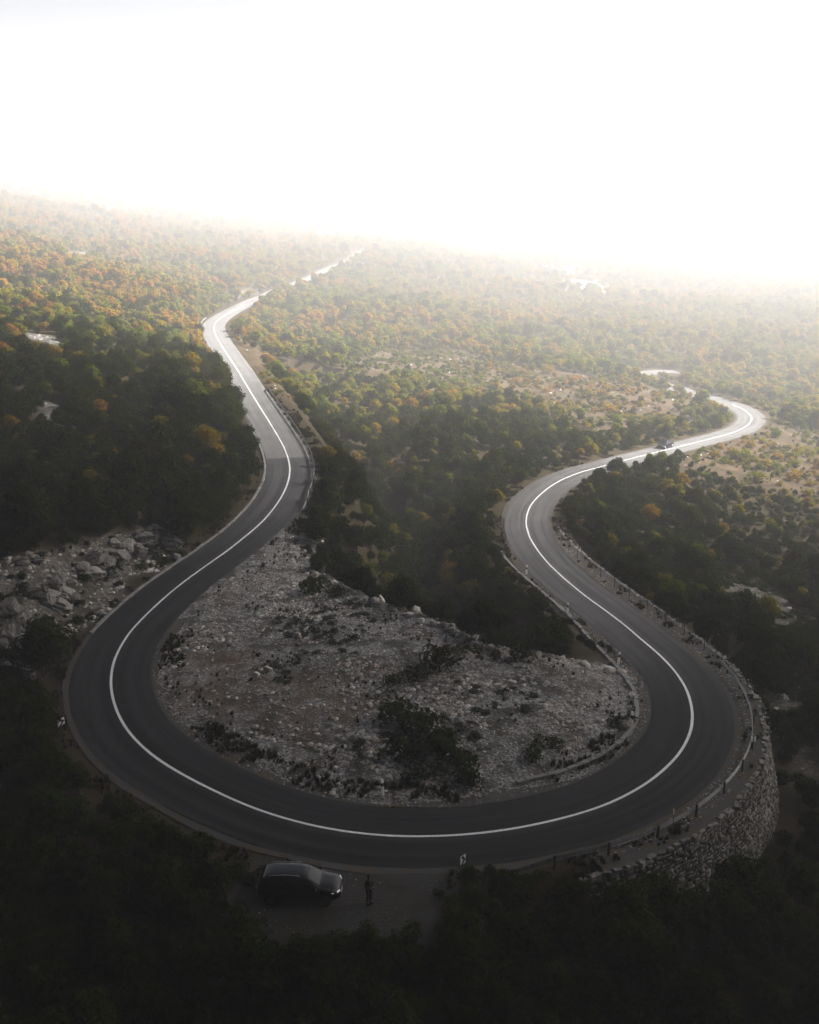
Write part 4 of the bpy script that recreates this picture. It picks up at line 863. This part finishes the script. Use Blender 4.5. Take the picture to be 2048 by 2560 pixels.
def make_car(name, loc, rz, prof, paint, glass, rim, lamp, label, rails):
    L, Wd = prof['L'], prof['W']; e = empty(name, loc, rz, label, 'car'); st = prof['st']   # stations: x, half width, bottom, belt, top, half width of the top
    xs = np.array([s[0] for s in st]); xx = np.linspace(xs[0], xs[-1], 61); I_ = lambda k: np.interp(xx, xs, [s[k] for s in st])
    sm = lambda a: np.convolve(np.pad(a, 1, 'edge'), [.25, .5, .25], 'valid')
    hw, zb, bl, tp, tw = (sm(I_(k)) for k in range(1, 6))
    V = []; ring = lambda i: [(hw[i]*.80, zb[i]), (hw[i]*.97, zb[i]+.10), (hw[i], zb[i]+.28*(bl[i]-zb[i])+.1), (hw[i], bl[i]-.12), (hw[i]*.965, bl[i]), (tw[i]*.5+hw[i]*.965*.5-.0, bl[i]+(tp[i]-bl[i])*.55), (tw[i], tp[i]-.05), (tw[i]*.88, tp[i]), (tw[i]*.45, tp[i]+.022)]
    n = 0
    for i in range(len(xx)):
        R = ring(i); full = [(y, z) for y, z in R]+[(0, tp[i]+.03)]+[(-y, z) for y, z in R[::-1]]; n = len(full)
        V += [(xx[i], y, z) for y, z in full]
    Fc = [(i*n+k, i*n+k+1, (i+1)*n+k+1, (i+1)*n+k) for i in range(len(xx)-1) for k in range(n-1)]+[(i*n+n-1, i*n, (i+1)*n, (i+1)*n+n-1) for i in range(len(xx)-1)]
    Fc += [tuple(range(n-1, -1, -1)), tuple((len(xx)-1)*n+k for k in range(n))]
    MB().add(V, Fc, 0, True).build('body', M[paint], e)
    # glazing, 5 mm proud of the body
    def patch(nm, pts): MB().add([tuple(p) for p in pts], [tuple(range(len(pts)))]).build(nm, M[glass], e)
    def P(x, k, sgn, out=.006):
        i = np.clip(np.searchsorted(xx, x), 1, len(xx)-1); f = (x-xx[i-1])/(xx[i]-xx[i-1]); a = ring(i-1)[k]; b = ring(i)[k]; return np.array([x, sgn*(a[0]+(b[0]-a[0])*f+out), a[1]+(b[1]-a[1])*f])
    for sgn in (1, -1):
        for (x0, x1, x2, x3) in prof['side']:       # bottom x0..x1, top x2..x3
            mid0 = (x0+x2)/2; mid1 = (x1+x3)/2
            q = [P(x0, 4, sgn), P(x1, 4, sgn), P(mid1, 5, sgn), P(x3, 6, sgn)-np.array([0, 0, .02]), P(x2, 6, sgn)-np.array([0, 0, .02]), P(mid0, 5, sgn)]
            for z in q[:2]: z[2] += .03
            patch('side_window', q if sgn < 0 else q[::-1])
    for nm, (xb, xt) in (('windscreen', prof['ws']), ('rear_window', prof['rw'])):
        def T_(x, f, up): i = int(np.clip(np.searchsorted(xx, x), 0, len(xx)-1)); return np.array([x, f*(tw[i]*.92), np.interp(x, xx, tp)+.012+(.02 if abs(f) < .6 else 0)])
        rows = []
        for t in np.linspace(0, 1, 7):
            x = xb+(xt-xb)*t; rows.append([T_(x, f, 1)+np.array([.012 if nm == 'windscreen' else -.012, 0, .008]) for f in (-.93, -.5, 0, .5, .93)])
        VV = [p for r in rows for p in r]; MB().add(VV, [(r*5+k, r*5+k+1, (r+1)*5+k+1, (r+1)*5+k) for r in range(6) for k in range(4)], 0, True).build(nm, M[glass], e)
    for x in prof['ax']:
        for sgn in (1, -1):
            wv_ = np.interp(x, xx, hw); y = sgn*(wv_-.10); w = bpy.data.objects.new('wheel', None); COL.objects.link(w); w.parent = e; w.location = (x, y, .33)
            MB().tube([(0, -.10*1, 0), (0, -.085, 0), (0, .085, 0), (0, .115, 0)], [.29, .33, .33, .30], 24).build('tyre', M['tyre'], w)
            rb = MB().tube([(0, sgn*.10, 0), (0, sgn*.124, 0)], [.215, .20], 20)
            for k in range(5):
                a = k*1.2566; rb.box((.11*math.cos(a), sgn*.13, .11*math.sin(a)), (.05, .016, .05))
            rb.build('rim', M[rim], w)
            MB().tube([(x, sgn*(wv_-.03), .33), (x, sgn*(wv_+.004), .33)], .385, 26).build('wheel_arch', M['tyre'], e)
    fx = xs[-1]; rx = xs[0]
    for sgn in (1, -1):
        h = prof['lampz']; a = np.interp(fx-.10, xx, hw); b_ = np.interp(fx-.42, xx, hw)
        MB().tube([(fx-.03, sgn*(a*.62), h-.02), (fx-.13, sgn*(a*.92), h+.015), (fx-.40, sgn*(b_*1.0), h+.06)], [.045, .06, .03], 8).build('headlight', M[lamp], e)
        a = np.interp(rx+.06, xx, hw); MB().box((rx+.06, sgn*a*.80, prof['lampz']+.12), (.16, .26, .16)).build('taillight', M['tail'], e)
        x = prof['ws'][0]-.12; MB().box((x, sgn*(np.interp(x, xx, hw)+.09), np.interp(x, xx, bl)+.07), (.12, .20, .13), taper=.8).build('mirror', M[paint], e)
        if rails:
            x0, x1 = prof['rail']; ry = np.interp((x0+x1)/2, xx, tw)*.90; zt_ = [np.interp(x, xx, tp)+.055 for x in (x0, (x0+x1)/2, x1)]
            MB().tube([(x0, sgn*ry, zt_[0]-.05), (x0+.08, sgn*ry, zt_[0]+.01), ((x0+x1)/2, sgn*ry, zt_[1]+.01), (x1-.08, sgn*ry, zt_[2]+.01), (x1, sgn*ry, zt_[2]-.05)], .018, 6).build('roof_rail', M['chrome'], e)
    MB().box((fx+.012, 0, prof['lampz']-.16), (.02, 1.0, .13)).build('grille', M['black'], e)
    MB().box((fx+.03, 0, prof['lampz']-.32), (.02, .5, .11)).build('number_plate', M['plate'], e)
    for sgn in (1, -1):
        for x in prof['handle']: MB().box((x, sgn*(np.interp(x, xx, hw)+.012), np.interp(x, xx, bl)-.10), (.17, .03, .03)).build('door_handle', M[paint], e)
    return e
SUVP = dict(L=4.35, W=1.8, st=[(-2.15, .70, .42, .80, .86, .58), (-2.05, .82, .30, .95, 1.12, .64), (-1.80, .88, .25, 1.0, 1.40, .62), (-1.45, .90, .24, 1.0, 1.53, .62), (-.6, .905, .23, .99, 1.57, .64), (.25, .905, .23, .98, 1.53, .63), (.55, .90, .23, .97, 1.42, .64), (1.15, .895, .24, .96, 1.04, .70), (1.35, .89, .24, .95, 1.00, .72), (1.85, .86, .26, .88, .92, .70), (2.08, .76, .32, .76, .80, .60), (2.18, .62, .42, .64, .68, .5)],
            side=[(-1.75, -.78, -1.5, -.78), (-.70, .22, -.70, .20), (.30, 1.0, .26, .44)], ws=(1.10, .50), rw=(-2.02, -1.66), ax=(-1.36, 1.34), lampz=.72, rail=(-1.5, .1), handle=(-.75, .2))
SEDP = dict(L=4.4, W=1.72, st=[(-2.2, .66, .40, .72, .80, .60), (-2.08, .80, .28, .88, .96, .66), (-1.55, .85, .22, .92, .99, .66), (-1.35, .855, .22, .92, 1.05, .62), (-.75, .86, .21, .92, 1.38, .56), (-.2, .86, .21, .91, 1.42, .57), (.25, .86, .21, .90, 1.38, .57), (.95, .855, .22, .89, .96, .66), (1.2, .85, .22, .87, .91, .68), (1.85, .82, .25, .78, .80, .64), (2.1, .72, .32, .68, .70, .56), (2.2, .58, .40, .58, .60, .46)],
            side=[(-1.15, -.42, -.78, -.42), (-.36, .78, -.36, .18)], ws=(.92, .28), rw=(-1.34, -.80), ax=(-1.3, 1.36), lampz=.64, rail=None, handle=(-.3, .65))
cx_, cy_ = -5.75, 46.95
make_car('parked_car', (cx_, cy_, zt(cx_, cy_)+.01), math.radians(-2), SUVP, 'car_black', 'glass', 'rim_dark', 'lamp', 'black parked car with roof rails and lit front lamps on the lay-by', True)
ci = 996; q = fine(ci, 1.35, .02); make_car('dark_blue_car', q, math.atan2(-T[ci, 1], -T[ci, 0]), SEDP, 'car_blue', 'glass_blue', 'rim_silver', 'lamp_off', 'small dark blue car with silver wheels driving on the far right road', False)
# ------------------------------------------------------------------ person standing by the parked car
def skin(name, verts, edges, radii, mat, parent, root=0, sub=1):
    me = bpy.data.meshes.new(name); me.from_pydata([tuple(v) for v in verts], edges, []); me.materials.append(mat); o = bpy.data.objects.new(name, me); COL.objects.link(o); o.parent = parent
    m = o.modifiers.new('Skin', 'SKIN'); m.use_smooth_shade = True; sl = me.skin_vertices[0].data
    for k, r in enumerate(radii): r = r if hasattr(r, '__len__') else (r, r); sl[k].radius = r; sl[k].use_root = (k == root)
    s_ = o.modifiers.new('Subdivision', 'SUBSURF'); s_.levels = sub; s_.render_levels = sub; return o
M['skin'] = simple('skin', (.30, .17, .12), .6, var=.06); M['jacket'] = simple('dark_jacket', (.012, .012, .014), .85); M['trousers'] = simple('dark_trousers', (.010, .010, .013), .9); M['hair'] = simple('dark_hair', (.012, .009, .007), .7); M['shoe'] = simple('dark_shoes', (.015, .013, .012), .7)
M['pad'] = simple('light_plastic', (.55, .55, .55), .4, var=.05)
pp_ = np.array([-2.1, 46.3]); pe = empty('person', (pp_[0], pp_[1], zt(*pp_)+.0), math.radians(38), 'person in dark clothes standing beside the black car looking down at a small device', 'person')
BODY = {'pelvis': (0, 0, .95, .12), 'waist': (0, .0, 1.08, .115), 'chest': (0, -.01, 1.30, .135), 'neck': (0, -.02, 1.47, .055), 'headb': (0, -.05, 1.56, .075), 'headm': (0, -.055, 1.65, .095), 'headt': (0, -.04, 1.74, .07),
        'hipL': (.09, 0, .90, .095), 'kneeL': (.10, -.02, .50, .062), 'calfL': (.10, .01, .34, .058), 'ankL': (.10, .02, .09, .040), 'toeL': (.11, -.14, .04, .038), 'hipR': (-.09, 0, .90, .095), 'kneeR': (-.10, -.03, .50, .062), 'calfR': (-.10, 0, .34, .058), 'ankR': (-.10, .02, .09, .040), 'toeR': (-.12, -.14, .04, .038),
        'shL': (.19, 0, 1.40, .062), 'elL': (.25, -.02, 1.13, .045), 'wrL': (.10, -.26, 1.10, .030), 'paL': (.075, -.31, 1.10, .034), 'shR': (-.19, 0, 1.40, .062), 'elR': (-.25, -.02, 1.13, .045), 'wrR': (-.10, -.26, 1.10, .030), 'paR': (-.075, -.31, 1.10, .034)}
keys = list(BODY); ED = [('pelvis', 'waist'), ('waist', 'chest'), ('chest', 'neck'), ('neck', 'headb'), ('headb', 'headm'), ('headm', 'headt')]
for s_ in 'LR': ED += [('pelvis', 'hip'+s_), ('hip'+s_, 'knee'+s_), ('knee'+s_, 'calf'+s_), ('calf'+s_, 'ank'+s_), ('ank'+s_, 'toe'+s_), ('chest', 'sh'+s_), ('sh'+s_, 'el'+s_), ('el'+s_, 'wr'+s_), ('wr'+s_, 'pa'+s_)]
V = [BODY[k][:3] for k in keys]; R = [BODY[k][3] for k in keys]; E_ = [(keys.index(a), keys.index(b)) for a, b in ED]
for sg_, s_ in ((1, 'L'), (-1, 'R')):       # five fingers curled round the device
    px_, py_, pz_ = BODY['pa'+s_][:3]
    for k, (dx, dz, ln) in enumerate(((.0, .028, .040), (-.004, .012, .046), (-.006, -.006, .048), (-.004, -.022, .044))):
        b0 = len(V); V += [(px_-sg_*.006, py_-.030, pz_+dz*.8), (px_-sg_*.018, py_-.030-ln*.7, pz_+dz), (px_-sg_*.045, py_-.034-ln, pz_+dz)]; R += [.010, .0085, .0075]; E_ += [(keys.index('pa'+s_), b0), (b0, b0+1), (b0+1, b0+2)]
    b0 = len(V); V += [(px_-sg_*.018, py_-.008, pz_+.034), (px_-sg_*.038, py_-.032, pz_+.046)]; R += [.011, .009]; E_ += [(keys.index('pa'+s_), b0), (b0, b0+1)]
V += [(0, -.158, 1.625)]; R += [.016]; E_ += [(keys.index('headm'), len(V)-1)]        # nose
skin('body', V, E_, R, M['skin'], pe)
def sub_skin(nm, ks, eds, grow, mat, move=None):
    vs = [BODY[k][:3] if not move or k not in move else move[k] for k in ks]; rs_ = [BODY[k][3]+grow for k in ks]; skin(nm, vs, [(ks.index(a), ks.index(b)) for a, b in eds], rs_, mat, pe)
sub_skin('jacket', ['pelvis', 'waist', 'chest', 'neck', 'shL', 'elL', 'wrL', 'shR', 'elR', 'wrR'], [('pelvis', 'waist'), ('waist', 'chest'), ('chest', 'neck'), ('chest', 'shL'), ('shL', 'elL'), ('elL', 'wrL'), ('chest', 'shR'), ('shR', 'elR'), ('elR', 'wrR')], .022, M['jacket'], {'neck': (0, -.01, 1.44), 'pelvis': (0, 0, .90)})
sub_skin('trousers', ['pelvis', 'hipL', 'kneeL', 'calfL', 'ankL', 'hipR', 'kneeR', 'calfR', 'ankR'], [('pelvis', 'hipL'), ('hipL', 'kneeL'), ('kneeL', 'calfL'), ('calfL', 'ankL'), ('pelvis', 'hipR'), ('hipR', 'kneeR'), ('kneeR', 'calfR'), ('calfR', 'ankR')], .014, M['trousers'])
for s_, x in (('L', .105), ('R', -.11)): MB().tube([(x, .06, .05), (x, -.02, .055), (x, -.12, .045), (x, -.19, .035)], [.045, .052, .05, .03], 10).build('shoe', M['shoe'], pe)
hv = []; 
hm = MB(); hm.tube([(0, -.005, 1.60), (0, -.015, 1.67), (0, -.03, 1.74), (0, -.04, 1.785)], [.094, .112, .095, .04], 14).build('hair', M['hair'], pe)
for x in (.035, -.035): MB().tube([(x, -.146, 1.652), (x, -.152, 1.652)], .012, 8).build('eye', M['black'], pe)
MB().box((0, -.150, 1.588), (.05, .01, .012)).build('mouth', M['skin'], pe)
for sg_ in (1, -1): MB().tube([(sg_*.098, -.04, 1.625), (sg_*.106, -.035, 1.655), (sg_*.100, -.035, 1.675)], [.012, .018, .012], 8).build('ear', M['skin'], pe)
hd = empty('controller', (0, 0, 0), 0, 'small pale handheld device held by the person by the car', 'device'); bpy.context.view_layer.update()
cm_ = pe.matrix_world @ Vector((0, -.335, 1.10)); hd.location = cm_; hd.rotation_euler = pe.rotation_euler
MB().box((0, 0, 0), (.17, .085, .035), taper=.9).build('case', M['pad'], hd); MB().box((0, -.05, .04), (.14, .012, .075)).build('screen', M['glass'], hd)
for x in (.05, -.05): MB().tube([(x, .0, .018), (x, 0, .04)], .010, 8).build('stick', M['black'], hd)
